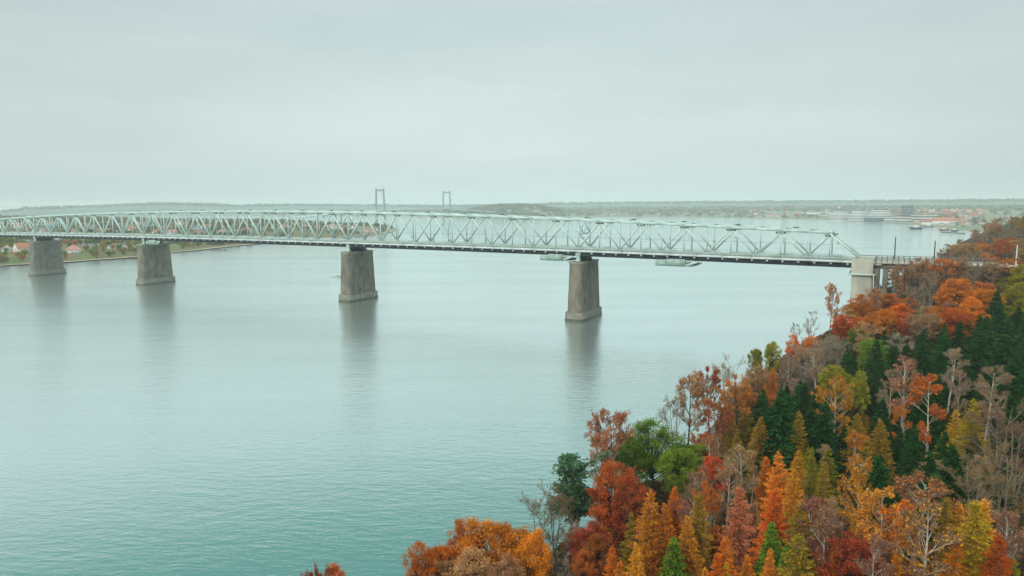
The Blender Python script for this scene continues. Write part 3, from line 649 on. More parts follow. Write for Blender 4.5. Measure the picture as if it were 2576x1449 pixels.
KINDS = {   # kind -> (makers, natural height, natural width, trunk bark, object name, category)
 'beech':  ([lambda s=s: broadleaf(s, 9.5, 15, 165, 110, .128) for s in (1, 2, 3, 4)], 15, 'dark', 'beech_tree', 'tree'),
 'oak':    ([lambda s=s: broadleaf(s, 11.5, 15, 190, 105, .138, .22, .38, .95) for s in (11, 12, 13)], 15, 'dark', 'oak_tree', 'tree'),
 'thin':   ([lambda s=s: baretree(s, 15, 8.5, 1, 22, 8, 5200, .14, .75, .045, .30) for s in (21, 22, 23)], 15, 'dark', 'thinning_tree', 'tree'),
 'bare':   ([lambda s=s: baretree(s, 15, 9, st, 22, 8, 0, .1, .8, .04, .25) for s, st in ((31, 1), (32, 2), (33, 1), (34, 3))], 15, 'grey', 'bare_tree', 'tree'),
 'birch':  ([lambda s=s: baretree(s, 15, 5.6, st, 24, 8, 1300, .12, .9, .04, .36) for s, st in ((41, 1), (42, 1), (43, 2), (44, 1))], 15, 'birch', 'birch_tree', 'tree'),
 'goldbirch': ([lambda s=s: baretree(s, 15, 6.0, st, 24, 7, 6500, .14, .8, .035, .26) for s, st in ((51, 1), (52, 2), (53, 1))], 15, 'birch', 'birch_tree', 'tree'),
 'larch':  ([lambda s=s: conifer(s, 15, 7.0, 48, 8, 34, .12, .092, .06, .07, 1.7, .42, .13) for s in (61, 62, 63, 64, 65)], 15, 'tan', 'larch_tree', 'tree'),
 'spruce': ([lambda s=s: conifer(s, 15, 7.6, 38, 8, 30, -.16, .15, .04, .02, 1.7, .2, .02) for s in (71, 72, 73)], 15, 'dark', 'spruce_tree', 'tree'),
 'pine':   ([lambda s=s: pinetree(s) for s in (81,)], 16, 'grey', 'pine_tree', 'tree'),
}
_mesh = {}
def tree_mesh(kind, v):
    k = (kind, v % len(KINDS[kind][0]))
    if k not in _mesh:
        tk, cw = KINDS[kind][0][k[1]](); bark = BARK[KINDS[kind][2]]
        _mesh[k] = (tk.mesh(kind + '_trunk', bark, True), cw.mesh(kind + '_crown', [LEAF['twiggrey'], LEAF['orange']]))
    return _mesh[k]
TWIGGY = {'thin', 'bare', 'birch', 'goldbirch'}
def place_tree(kind, col, X, Y, Z, h, wide=1.0, twig=None, v=None, rz=None):
    v = int(rng.integers(0, 99)) if v is None else v
    tm, cm = tree_mesh(kind, v); root = empty(KINDS[kind][3], (X, Y, Z), rng.uniform(0, 6.283) if rz is None else rz)
    s = h / KINDS[kind][1]; root.scale = (s * wide, s * wide, s)
    child(tm, 'trunk', root); c = child(cm, 'crown', root)
    for sl_, m in ((0, LEAF[twig or 'twiggrey'] if kind in TWIGGY else LEAF[col]), (1, LEAF[col])):
        if sl_ < len(c.material_slots): c.material_slots[sl_].link = 'OBJECT'; c.material_slots[sl_].material = m
    return root
# featured trees: top of the crown as seen in the picture (2576-wide copy), kind, leaf colour, height, width factor, twig colour, description
FT = [
 (835,1420,'beech','red',11,.7,0,'red-orange beech top at the bottom edge, farthest left of all the trees'),
 (795,1438,'thin','red',10,.7,'twigmauve','thinning reddish treetop at the bottom edge, beside the farthest left beech'),
 (1105,1342,'oak','orange',13,.62,0,'small orange oak with a yellowish tip on the shore, left of the big orange oak'),
 (1060,1372,'oak','rust',12,.6,0,'rusty orange oak crown lowest on the shore slope by the water'),
 (1250,1288,'oak','rust',15.5,.98,0,'big rounded orange oak over the water near the bottom of the picture'),
 (1175,1308,'oak','rust',14,.6,0,'rust crown tucked against the left side of the big orange oak'),
 (1335,1318,'oak','orange',14,.6,0,'orange crown on the right shoulder of the big orange oak'),
 (1185,1385,'beech','brown',12.5,1.05,0,'wide pinkish-brown crown in front of the big orange oak'),
 (1275,1400,'beech','brown',11,.8,0,'fading brown crown below the big orange oak at the bottom edge'),
 (1120,1405,'beech','brown',10,.7,0,'brown bushy crown at the bottom edge left of the pinkish-brown one'),
 (1355,1240,'bare','brown',14.5,.95,'twiggrey','leafless grey tree on the shore just left of the dark pine'),
 (1395,1225,'bare','brown',14,.8,'twigbrown','leafless branches directly behind the dark pine'),
 (1440,1148,'pine','pine',17.5,1.15,0,'dark green pine with layered branches leaning over the water'),
 (1425,1395,'bare','brown',8,.8,'twiggrey','small bleached bare tree at the foot of the dark pine'),
 (1545,1165,'beech','red',15.5,1.0,0,'bright red beech between the dark pine and the green oak'),
 (1590,1200,'beech','darkred',13.5,.8,0,'deep red crown on the right flank of the bright red beech'),
 (1505,1345,'beech','darkred',9.5,.9,0,'low dark red beech below the dark pine'),
 (1475,1385,'beech','red',8,.8,0,'low red crown at the foot of the bright red beech'),
 (1552,1035,'thin','pinkrust',16,.85,'twigmauve','sparse pink-rust tree over the water behind the green oak'),
 (1515,1085,'thin','pinkrust',14,.7,'twigmauve','sparse rust branches left of the green oak'),
 (1640,1058,'oak','green',16.5,1.05,0,'large round green oak on the shore, the only green crown among the red ones'),
 (1705,1100,'oak','green',14,.7,0,'green crown on the right shoulder of the large green oak'),
 (1582,1098,'oak','green',12.5,.85,0,'green crown on the left shoulder of the large green oak'),
 (1735,945,'thin','pinkrust',19,.8,'twiggrey','tall half-bare rust tree, leftmost of the shore group right of the green oak'),
 (1790,935,'thin','red',18.5,.75,'twigbrown','tall half-bare red tree in the middle of the shore group'),
 (1700,990,'bare','brown',17,.8,'twiggrey','spindly bare tree leaning out over the water at the left of the shore group'),
 (1835,905,'bare','brown',18,.9,'twiggrey','pale bare crown highest in the shore group'),
 (1862,955,'thin','rust',17,.9,'twigbrown','brown-red thinning crown right of the shore group'),
 (1800,1010,'thin','red',15,.8,'twigmauve','red-brown crown low in the shore group above the open water gap'),
 (1905,862,'oak','lime',14,.48,0,'yellow-green crown on the far shore edge, left of its orange neighbour'),
 (1942,846,'oak','lime',15,.5,0,'highest yellow-green crown on the shore edge'),
 (1998,840,'beech','orange',14,.55,0,'small orange beech right of the yellow-green crown'),
 (1985,895,'birch','brown',14,1.0,'twiggrey','pale bare birch with white stem below the small orange beech'),
 (2058,880,'birch','brown',14,1.1,'twiggrey','pale bare birch with white stem left of the dark spruces'),
 (1945,925,'larch','gold',13,.8,0,'orange cone-shaped larch among brown birches above the big spruce'),
 (1905,930,'thin','brown',14,.9,'twigbrown','brown thinning crown left of the orange cone-shaped larch'),
 (2093,718,'thin','rust',19,.62,'twiggrey','tall nearly bare tree with a few orange leaves in front of the shore pier'),
 (2040,785,'bare','brown',15,.7,'twiggrey','faint bare tree leaning left over the water below the truss end'),
 (2000,812,'bare','brown',14,.55,'twiggrey','faint wispy bare tree over the water, left of the nearly bare tall tree'),
 (2165,742,'beech','orange',15,.95,0,'bright orange beech at the foot of the pale shore pier'),
 (2120,790,'beech','rust',13,.8,0,'burnt orange beech left below the pale shore pier'),
 (2235,775,'beech','orange',14,.8,0,'orange beech right of the one at the foot of the shore pier'),
 (2170,880,'beech','green',9,.5,0,'small bright green crown among the orange beeches'),
 (2245,705,'thin','red',15,1.0,'twigbrown','reddish thinning crown below the viaduct columns'),
 (2205,725,'thin','brown',15,.9,'twiggrey','brown haze-like crown hiding the foot of the first viaduct column'),
 (2405,700,'beech','rust',17,1.15,0,'broad burnt-orange beech on the bluff, largest orange crown at the right'),
 (2450,745,'beech','orange',15,.9,0,'orange crown on the right of the broad burnt-orange beech'),
 (2360,770,'beech','rust',13,.8,0,'rust crown left below the broad burnt-orange beech'),
 (2330,790,'thin','brown',13,1.1,'twiggrey','greyish brown crown between the orange beeches and the spruces'),
 (2555,705,'oak','lime',15,.8,0,'yellow-green crown at the right edge above the spruces'),
 (2540,800,'spruce','spruce',17,1.2,0,'dark spruce at the right edge below the yellow-green crown'),
 (2470,835,'spruce','spruce',16,1.2,0,'dark spruce under the broad burnt-orange beech'),
 (2150,890,'spruce','spruce',13,.8,0,'narrow dark spruce tip at the left of the spruce stand'),
 (2250,870,'spruce','spruce',15,1.2,0,'dark green spruce at the top of the stand below the orange beeches'),
 (2325,860,'spruce','spruce',15,1.2,0,'dark green spruce at the top centre of the stand'),
 (2395,880,'birch','brown',15,1.0,'twiggrey','grey bare birch standing in the dark spruces under the burnt-orange beech'),
 (2200,900,'spruce','spruce',14,1.1,0,'dark spruce beside the narrow tip'),
 (1962,995,'spruce','spruce',17.5,1.45,0,'large dark spruce standing alone in front of brown trees'),
 (1915,1050,'larch','olive',14,1.0,0,'yellow-green larch hugging the left of the large dark spruce'),
 (2010,1035,'larch','olive',14,.9,0,'olive larch behind the right side of the large dark spruce'),
 (2060,965,'spruce','spruce',15,1.1,0,'dark spruce right behind the large one'),
 (2075,1010,'spruce','spruce',15,1.1,0,'dark spruce between the large one and the golden forked birch'),
 (2130,920,'oak','lime',13,.5,0,'yellow-green crown above the golden forked birch'),
 (2165,930,'oak','lime',13,.45,0,'yellow-green crown right above the golden forked birch'),
 (2110,950,'goldbirch','gold',18,.9,'twigbrown','tall golden forked birch with a bright white stem against the spruces'),
 (2150,1085,'goldbirch','orange',9,1.2,'twigbrown','low orange spray of leaves at the foot of the golden forked birch'),
 (2243,935,'birch','brown',16,.8,'twiggrey','bare white-stemmed birch right of the golden forked birch'),
 (2285,908,'birch','pinkrust',19,1.15,'twigmauve','pinkish bare birch with three spreading white limbs'),
 (2270,1020,'goldbirch','orange',11,.8,'twigbrown','orange leaf cluster low on the left of the three-limbed birch'),
 (2345,948,'goldbirch','orange',18,.85,'twigmauve','orange-topped birch with twin white stems right of the three-limbed birch'),
 (2450,1005,'larch','yellow',15,1.0,0,'yellow-olive larch alone in the dark wood at right'),
 (2422,1065,'larch','yellow',10,.8,0,'small yellow larch left below the yellow-olive one'),
 (2490,925,'birch','brown',17,1.0,'twiggrey','bleached white birch limbs above the yellow-olive larch'),
 (2420,935,'birch','brown',14,.8,'twiggrey','thin grey birch between the orange-topped birch and the bleached limbs'),
 (2520,1010,'bare','brown',16,1.1,'twigbrown','brown bare tree with arching limbs right of the yellow-olive larch'),
 (2530,1120,'bare','brown',14,1.2,'twigbrown','tangle of bare brown branches at the right edge'),
 (2460,1150,'bare','brown',13,1.1,'twigbrown','bare arching branches in the dark below the yellow-olive larch'),
 (2570,1040,'bare','brown',15,1.0,'twigmauve','mauve bare crown cut by the right edge'),
 (2215,1058,'larch','olive',14,1.1,0,'orange-tipped dark larch in front of the spruces, centre of the wood'),
 (2043,1125,'larch','lime',13,.62,0,'slender pale green larch in front of the spruces'),
 (2075,1160,'larch','olive',11,.8,0,'olive larch right of the slender pale green one'),
 (1925,1175,'larch','orange',10,.9,0,'orange larch skirt left of the tall orange one'),
 (1959,1138,'larch','gold',15,.9,0,'tall bright orange larch left of the slender pale green larch'),
 (2000,1180,'larch','gold',13,.9,0,'golden larch right below the tall bright orange one'),
 (2172,1150,'goldbirch','gold',16,.8,'twigmauve','golden thin birch with a long white stem in the centre of the wood'),
 (1800,1150,'beech','red',10,.9,0,'low red beech under the open water gap'),
 (1770,1172,'birch','pinkrust',13,.9,'twigmauve','pink birch left of the low red beech'),
 (1742,1195,'birch','brown',13,.9,'twigmauve','brown birch with white stem right of the green oak'),
 (1705,1262,'birch','pinkrust',12,.8,'twigmauve','pinkish birch in front of the green oak'),
 (1880,1130,'birch','brown',14,1.1,'twigbrown','brown bare birch left of the tall bright orange larch'),
 (1835,1165,'birch','brown',13,1.0,'twigmauve','mauve birch right of the low red beech'),
 (1775,1215,'goldbirch','orange',13,.8,'twigbrown','orange birch with white stem in the middle of the lower wood'),
 (1638,1235,'larch','gold',15,.95,0,'tall golden larch right of the deep red crown'),
 (1588,1288,'larch','olive',12,.7,0,'narrow olive-gold larch left of the tall golden one'),
 (1698,1225,'larch','orange',14,.8,0,'orange larch right beside the tall golden one'),
 (1672,1268,'larch','gold',13,1.0,0,'golden larch in front of the tall golden one'),
 (1757,1243,'larch','olive',14,.9,0,'olive-yellow larch in the middle of the lower wood'),
 (1730,1300,'larch','gold',12,1.0,0,'gold larch below the yellow-topped one'),
 (1861,1222,'larch','pinkrust',14,.95,0,'faded pinkish-brown larch with a ragged top'),
 (1900,1262,'larch','brown',11,.9,0,'brown larch right of the ragged pinkish one'),
 (1803,1323,'beech','red',8,.55,0,'small vivid red maple-like crown in the lower wood'),
 (1951,1232,'larch','orange',15,.95,0,'dense flame-orange larch in the centre of the lower wood'),
 (2013,1269,'larch','olive',14,1.0,0,'olive-gold larch right of the flame-orange one'),
 (1943,1308,'spruce','green',12,.9,0,'fresh green conifer below the flame-orange larch'),
 (2011,1345,'larch','olive',12,1.3,0,'broad olive larch at the bottom of the wood'),
 (1980,1370,'spruce','green',10,1.0,0,'green conifer under the broad olive larch'),
 (2056,1271,'birch','pinkrust',14,1.1,'twigmauve','mauve bare birch left of the gold birches'),
 (2085,1300,'birch','brown',13,1.0,'twigmauve','mauve bare birch with thin white stems right behind the broad olive larch'),
 (1541,1372,'larch','orange',10,.8,0,'orange larch right of the low dark red beech'),
 (1600,1368,'larch','gold',11,.9,0,'gold larch at the bottom between dark red beech and dark conifer'),
 (1560,1410,'larch','gold',9,.9,0,'gold larch tip at the bottom edge near the low red crown'),
 (1695,1350,'spruce','green',11,1.1,0,'dark green conifer near the bottom edge in the golden larches'),
 (1682,1400,'larch','yellow',7,.6,0,'small yellow larch tip in front of the dark green conifer'),
 (1827,1350,'larch','orange',12,1.0,0,'orange larch near the bottom, right of the dark gap'),
 (1803,1393,'larch','orange',10,.8,0,'orange larch spire near the bottom edge, right of the dark gap'),
 (1828,1415,'larch','yellow',9,.8,0,'yellow larch spire at the bottom edge'),
 (1775,1425,'larch','gold',8,.8,0,'gold larch tip at the bottom edge left of the yellow spire'),
 (1880,1395,'larch','orange',9,.9,0,'orange larch at the bottom edge right of the yellow spire'),
 (1938,1380,'larch','gold',10,.8,0,'pointed gold larch at the bottom edge below the fresh green conifer'),
 (2140,1345,'beech','darkred',11,1.0,0,'dark red beech at the bottom of the wood'),
 (2095,1395,'larch','orange',9,.7,0,'small orange larch left in front of the dark red beech'),
 (2203,1360,'birch','brown',12,.9,'twigmauve','mauve birch with a white stem right of the dark red beech'),
 (2234,1235,'goldbirch','gold',15,.95,'twigmauve','gold-topped birch with twin white stems, left of the birch row'),
 (2273,1262,'goldbirch','orange',14,.9,'twigmauve','rust-orange birch in the birch row'),
 (2307,1207,'birch','orange',16,1.15,'twigmauve','mauve birch with an orange tip, tallest of the birch row'),
 (2345,1268,'birch','gold',15,1.1,'twigmauve','mauve birch with a straight white stem, right end of the birch row'),
 (2384,1250,'larch','olive',14,.8,0,'olive-gold larch right of the birch row'),
 (2414,1265,'larch','gold',13,.9,0,'gold larch between the birch row and the big yellow-gold larch'),
 (2455,1258,'larch','yellow',15,1.05,0,'big yellow-gold larch with spiky twin tips at lower right'),
 (2477,1256,'larch','gold',14,.9,0,'gold larch pressed against the right of the big yellow-gold one'),
 (2412,1352,'larch','orange',11,1.1,0,'bright orange larch in front of the big yellow-gold one'),
 (2515,1342,'larch','orange',12,1.0,0,'rust-gold larch right of the big yellow-gold one'),
 (2552,1405,'larch','lime',9,.9,0,'yellow-green larch in the bottom right corner'),
 (2258,1395,'larch','orange',10,.9,0,'bright orange larch at the bottom edge under the birch row'),
 (2330,1400,'larch','orange',8,.8,0,'low orange larch at the bottom edge right under the birch row'),
 (2545,1300,'birch','brown',12,.9,'twigmauve','mauve bare birch at the right edge above the corner larch'),
]
GRP = {'beech': 'broadleaf trees in autumn leaf on the wooded bluff', 'oak': 'broadleaf trees in autumn leaf on the wooded bluff', 'thin': 'half-bare trees on the wooded bluff',
       'bare': 'bare trees on the wooded bluff', 'birch': 'birches on the wooded bluff', 'goldbirch': 'birches on the wooded bluff', 'larch': 'larches on the wooded bluff',
       'spruce': 'dark conifers on the wooded bluff', 'pine': 'dark conifers on the wooded bluff'}
placed = []
def stand(x, y, h):
    """spot on the bluff whose tree of height h tops out on the sight line; at the water's edge the tree grows taller instead"""
    r = ray(x, y); k = np.geomspace(30, 900, 900); P = np.array([0, 0, CAMH]) + k[:, None] * r; g = h_near(P); d = sdf(P, NEAR)
    ok = (d > 1.5) & (P[:, 2] - g > 2); e = np.where(ok, np.abs(P[:, 2] - g - h), 1e9); i = int(np.argmin(e))
    return P[i, 0], P[i, 1], g[i], P[i, 2] - g[i]
PROT = []
for i, (x, y, k, c, h, w, tw, lab) in enumerate(FT):
    X_, Y_, Z_, h2 = stand(x, y, h); P = (X_, Y_, Z_); w = w * h / h2 * (h2 / h) ** .4; dist_ = math.hypot(X_, Y_)
    r_ = place_tree(k, c, P[0], P[1], P[2] - .2, h2, w, tw or None)
    cw_ = {'beech': 9.5, 'oak': 11.5, 'thin': 8.5, 'bare': 8, 'birch': 5.6, 'goldbirch': 6, 'larch': 5, 'spruce': 6.5, 'pine': 8}[k] * h2 / 15 * w * FPX / dist_
    PROT.append((x, y, cw_ / 2, h2 * FPX / dist_, dist_, k))
    tag(r_, lab, KINDS[k][4] if k not in () else 'tree', GRP[k]); placed.append((P[0], P[1]))
EMB = [(2285, 37.0, 'thin', 'brown', 'twiggrey', 'brown haze-like crown at the viaduct end, leftmost of the crowns hiding it'), (2318, 38.5, 'thin', 'brown', 'twigbrown', 'brown twiggy crown hiding the end of the viaduct'),
 (2350, 38.5, 'bare', 'brown', 'twiggrey', 'bare grey crown on the embankment just past the viaduct'), (2382, 39.5, 'thin', 'rust', 'twigbrown', 'rusty twiggy crown on the embankment above the broad beech'),
 (2415, 39.5, 'thin', 'brown', 'twigbrown', 'brown crown on the embankment well left of the white mast'), (2450, 40, 'bare', 'brown', 'twigbrown', 'bare brown crown on the embankment, second left of the white mast'),
 (2484, 39, 'thin', 'brown', 'twiggrey', 'grey-brown crown just left of the white mast'), (2528, 40, 'thin', 'rust', 'twigbrown', 'rust crown just right of the white mast'), (2562, 40.5, 'thin', 'red', 'twigbrown', 'red-brown crown at the right edge level with the white mast')]
for x, zt_, k, c, tw, lab in EMB:
    tt_ = np.linspace(-150, -260, 400); Q = np.array([bp(t, -15.5 - 3 * (len(lab) % 3), zt_ - 3) for t in tt_]); j = int(np.argmin(np.abs(project(Q)[0] - x))); g0 = float(h_near(Q[j:j+1, :2])[0])
    hh = zt_ - g0; r_ = place_tree(k, c, Q[j, 0], Q[j, 1], g0 - .2, hh, max(1, 12 / hh) ** .5, tw); tag(r_, lab, 'tree', GRP[k]); placed.append((Q[j, 0], Q[j, 1]))
placed = np.array(placed)
# the rest of the wood: each tree takes the kind of the nearest described neighbour in view
SIL = [(700, 1600), (740, 1449), (765, 1440), (830, 1424), (880, 1442), (1000, 1449), (1020, 1400), (1060, 1370), (1130, 1340), (1200, 1310), (1330, 1320), (1385, 1250), (1490, 1180), (1540, 1100), (1610, 1075),
       (1660, 1075), (1700, 1040), (1720, 990), (1800, 960), (1870, 900), (1900, 870), (1960, 860), (2000, 850), (2050, 830), (2110, 780), (2160, 752), (2200, 725), (2245, 694), (2270, 680), (2330, 652), (2400, 606), (2430, 592), (2459, 565), (2491, 541), (2576, 534), (3000, 520)]
FARSEED = [(2300, 640, 'thin', 'brown', 'twiggrey'), (2350, 630, 'bare', 'brown', 'twigbrown'), (2420, 625, 'thin', 'brown', 'twigbrown'), (2480, 625, 'thin', 'rust', 'twigbrown'), (2460, 600, 'bare', 'brown', 'twigbrown'), (2530, 575, 'bare', 'brown', 'twiggrey'), (2500, 545, 'bare', 'brown', 'twigbrown'), (2330, 745, 'bare', 'brown', 'twiggrey'), (2110, 870, 'bare', 'brown', 'twiggrey'), (2030, 895, 'bare', 'brown', 'twiggrey'), (2270, 835, 'bare', 'brown', 'twiggrey'), (2540, 610, 'thin', 'rust', 'twigbrown'), (2500, 585, 'thin', 'brown', 'twigbrown'), (2550, 590, 'bare', 'brown', 'twigbrown'), (2560, 640, 'thin', 'brown', 'twigbrown'),
           (2500, 560, 'thin', 'brown', 'twiggrey'), (2560, 560, 'thin', 'olive', 'twigbrown'), (2450, 590, 'thin', 'brown', 'twigbrown'), (2300, 690, 'thin', 'brown', 'twiggrey'), (2370, 680, 'bare', 'brown', 'twiggrey'), (2460, 670, 'bare', 'brown', 'twigbrown'),
           (2530, 680, 'thin', 'brown', 'twiggrey'), (2340, 720, 'thin', 'brown', 'twigbrown'), (2280, 740, 'thin', 'rust', 'twigbrown'), (2500, 690, 'thin', 'orange', 'twigbrown'), (2420, 650, 'bare', 'brown', 'twiggrey')]
SP_ = [(2180, 930), (2230, 930), (2290, 960), (2350, 930), (2420, 900), (2480, 880), (2540, 880), (2200, 990), (2270, 1080), (2330, 1060), (2390, 1060), (2380, 1000), (2340, 1150), (2290, 1150), (2400, 1180), (2470, 1090), (2540, 960), (2250, 1130), (2120, 1080), (2060, 1080),
       (2140, 1180), (2220, 1170), (2280, 1210), (2370, 1210), (2440, 1210), (2530, 1200), (2560, 1160), (1990, 1090), (2100, 1010), (2510, 1250)]
seeds = [(f[0], f[1], f[2], f[3], f[6] or None) for f in FT if f[2] != 'pine' and not (f[0] > 2050 and 860 < f[1] < 1200 and f[2] in ('birch', 'goldbirch', 'bare'))] + FARSEED + [(a, b, 'spruce', 'spruce', None) for a, b in SP_]
SX = np.array([(s[0], s[1]) for s in seeds], float)
colw = {'orange': 'orange', 'gold': 'golden', 'rust': 'rust-brown', 'red': 'red', 'darkred': 'dark red', 'pinkrust': 'pinkish', 'brown': 'brown', 'olive': 'olive', 'yellow': 'yellow', 'lime': 'yellow-green', 'green': 'green', 'spruce': 'dark green', 'pine': 'dark green'}
kindw = {'beech': 'broadleaf tree', 'oak': 'broadleaf tree', 'thin': 'half-bare tree', 'bare': 'bare tree', 'birch': 'bare birch', 'goldbirch': 'birch', 'larch': 'larch', 'spruce': 'spruce'}
anchors = [(2163, 735, 'the pale shore pier'), (2245, 660, 'the viaduct columns'), (2506, 650, 'the white overhead-line mast'), (2207, 640, 'the dark overhead-line mast'), (2405, 740, 'the broad burnt-orange beech'), (2165, 790, 'the beech at the pier foot'), (2093, 760, 'the tall nearly bare tree'),
           (1942, 870, 'the highest yellow-green crown'), (1962, 1060, 'the large lone spruce'), (1640, 1130, 'the large green oak'), (1440, 1230, 'the layered pine'), (1545, 1230, 'the bright red beech'), (1250, 1340, 'the big orange oak'), (2110, 1020, 'the golden forked birch'),
           (2285, 980, 'the three-limbed birch'), (2450, 1060, 'the yellow-olive larch'), (2307, 1270, 'the birch row'), (2455, 1320, 'the big yellow-gold larch'), (1951, 1280, 'the flame-orange larch'), (1638, 1290, 'the tall golden larch'), (2140, 1380, 'the dark red beech'),
           (1861, 1270, 'the ragged pinkish larch'), (1790, 1000, 'the shore group'), (2043, 1170, 'the slender pale green larch'), (2460, 590, 'the far wooded point'), (2172, 1210, 'the thin golden birch'), (2555, 740, 'the yellow-green crown at right edge'), (1757, 1290, 'the yellow-topped larch')]
used = {}
def near_label(x, y, adj, noun, size):
    d = [(math.hypot(x - a[0], y - a[1]), a) for a in anchors]; d.sort(key=lambda q: q[0])
    def rel(a):
        dx, dy = x - a[0], y - a[1]
        if abs(dx) > 2 * abs(dy): s = 'right of' if dx > 0 else 'left of'
        elif abs(dy) > 2 * abs(dx): s = 'below' if dy > 0 else 'above'
        else: s = ('lower ' if dy > 0 else 'upper ') + ('right of' if dx > 0 else 'left of')
        return s
    a, b = d[0][1], d[1][1]; dist = 'just ' if d[0][0] < 45 else ''
    return f'{size} {adj} {noun} {rel(a)} {a[2]}'
fill = []
R = 26.0
while R < 800:
    sp_ = 4.6 + R * .017
    for A in np.arange(-.62, .72, sp_ / R):
        a = A + rng.uniform(-.5, .5) * sp_ / R; q = R + rng.uniform(-.5, .5) * sp_; fill.append((math.sin(a) * q, math.cos(a) * q))
    R += sp_
fill = np.array(fill); sd = sdf(fill, NEAR); fill = fill[sd > 2.5]
gz = h_near(fill); nfill = 0; fpos = []
top_h = rng.uniform(9.5, 14.5, len(fill))
x, y, d = project(np.c_[fill, gz + top_h]); xl, yl, _ = project(np.c_[fill, gz])
silx = np.interp(x, [p[0] for p in SIL], [p[1] for p in SIL])
order = np.argsort(np.hypot(fill[:, 0], fill[:, 1]))
cover = np.full(2700, 3000.0)                       # nearest-first: highest canopy line met so far
for i in order:
    hw = 3.2 * FPX / d[i]
    if x[i] < 700 or x[i] > 2576 + hw * .8 or y[i] > 1449 + 60: continue
    if y[i] < max(silx[i], np.interp(x[i] - hw, [p[0] for p in SIL], [p[1] for p in SIL]) - hw * .7) + 4: continue
    P = fill[i]; q = np.hypot(*(placed - P).T).min()
    if q < 2.6: continue
    drop = False; lim = -1e9
    for (fx, fy, fw, fh, fd, fk) in PROT:
        if np.hypot(*P) < fd and abs(x[i] - fx) < fw * .75 + hw * .45:
            lim = max(lim, fy + fh * {'larch': .5, 'oak': .85, 'beech': .6, 'spruce': .6}.get(fk, .45))
    if y[i] < lim:                                   # stand lower than the described tree behind
        hs = np.linspace(4, top_h[i], 12); ys_ = project(np.c_[np.repeat(P[None], 12, 0), gz[i] + hs])[1]; okh = hs[ys_ >= lim]
        if len(okh) == 0: drop = True
        else: top_h[i] = okh[-1]; y[i] = lim
    if drop: continue
    if q < 9:                                        # do not stand in front of a described tree
        j = int(np.argmin(np.hypot(*(placed - P).T))); 
        if np.hypot(*P) < np.hypot(*placed[j]) and top_h[i] > 9.5: top_h[i] = 8.2
    t = (P - PO[:2]) @ DV[:2]; n = (P - PO[:2]) @ NV[:2]
    if -240 < t < -137 and abs(n) < 10.5 : continue
    if -168 < t < -130 and n < 30 and n > -30 and y[i] < 720: continue
    if -245 < t < -180 and -34 < n < -9: top_h[i] = max(4.5, 38.0 + rng.uniform(-1.5, 1) - gz[i]); y[i] = project(np.array([[P[0], P[1], gz[i] + top_h[i]]]))[1][0]
    a, b = int(max(0, x[i] - hw)), int(min(2699, x[i] + hw))
    if b <= a: continue
    vis = np.median(cover[a:b]) - y[i]
    if vis < (2 if np.hypot(*P) > 220 else -8): continue
    cover[a:b] = np.minimum(cover[a:b], y[i] + 5 * FPX / d[i] * .25)
    j = int(np.argmin(((SX - (x[i] + rng.normal() * 9, y[i] + 12 + rng.normal() * 9)) ** 2).sum(1))); s = seeds[j]
    if s[1] > 1140 and rng.random() < .30: s = (s[0], s[1], 'birch', 'orange', ['twigmauve', 'twigbrown', 'twiggrey'][int(rng.integers(0, 3))])
    elif s[2] == 'beech' and rng.random() < .30: s = (s[0], s[1], 'thin', 'brown', 'twigbrown')
    k, c = s[2], s[3]; h = top_h[i] * (1.0 if k != 'spruce' else 1.1); far = np.hypot(*P) > 200
    r_ = place_tree(k, c, P[0], P[1], gz[i] - .2, h, rng.uniform(.85, 1.2) * (1.12 if far else 1), s[4])
    size = 'tall' if h > 13 else ('mid-height' if h > 11 else 'low')
    auto(r_, near_label(x[i], y[i] + 15, colw[c] if k not in ('bare', 'birch') else {'twiggrey': 'grey', 'twigmauve': 'mauve', 'twigbrown': 'brown'}[s[4] or 'twiggrey'], kindw[k], size), x[i], 'tree', GRP[k])
    nfill += 1
print('fill trees', nfill)
#@@TOWN

# ------------------------------------------------------------------ houses, town, harbour
def house_at(x, y, hf, r0, r1):
    P = march(x, y, hf, r0, r1); return P
def make_house(loc, w, l, h, rh, wall, roof, rz, label, group, name='house', hip=False, detail=0, chimney=True, cat='house', ax=None):
    g = empty(name, tuple(loc), rz)
    if ax is None: tag(g, label, cat, group)
    else: auto(g, label, ax, cat, group)
    MB().box((0, 0, h / 2 - .5), (w, l, h + 1)).build('wall', wall, g)
    o = .5; x, y = w / 2 + o, l / 2 + o; yy = y - w / 2 if hip else y
    V = [(-x, -y, h), (x, -y, h), (x, y, h), (-x, y, h), (0, -yy, h + rh), (0, yy, h + rh)]
    rf = MB().add(V, [(1, 2, 5, 4), (3, 0, 4, 5)]).add(V, [(0, 1, 4), (2, 3, 5), ]).add(V, [(0, 3, 2, 1)]).build('roof', roof, g)
    if not hip: MB().add([(-w/2, -l/2 - .02, h - .01), (w/2, -l/2 - .02, h - .01), (0, -l/2 - .02, h + rh * .9)], [(0, 1, 2)]).add([(-w/2, -y - .03, h - .05), (w/2, -y - .03, h - .05), (0, -y - .03, h + rh * .93)], [(0, 1, 2)]).build('gable', wall, g)
    if chimney: MB().box((0.3, l * .18, h + rh), (.9, .9, 1.6)).build('chimney', brick, rf)
    for k in range(detail):
        for s_ in (-1, 1):
            MB().box((s_ * (w / 2 + .03), (k - (detail - 1) / 2) * l / detail, h * .55), (.12, 1.6, 1.3)).build('window', glass, g)
    if detail: MB().box((0, -l / 2 - .03, 1.0), (1.1, .12, 2.0)).build('door', steel_d_shade, g)
    return g
GL = 'houses on the left shore'
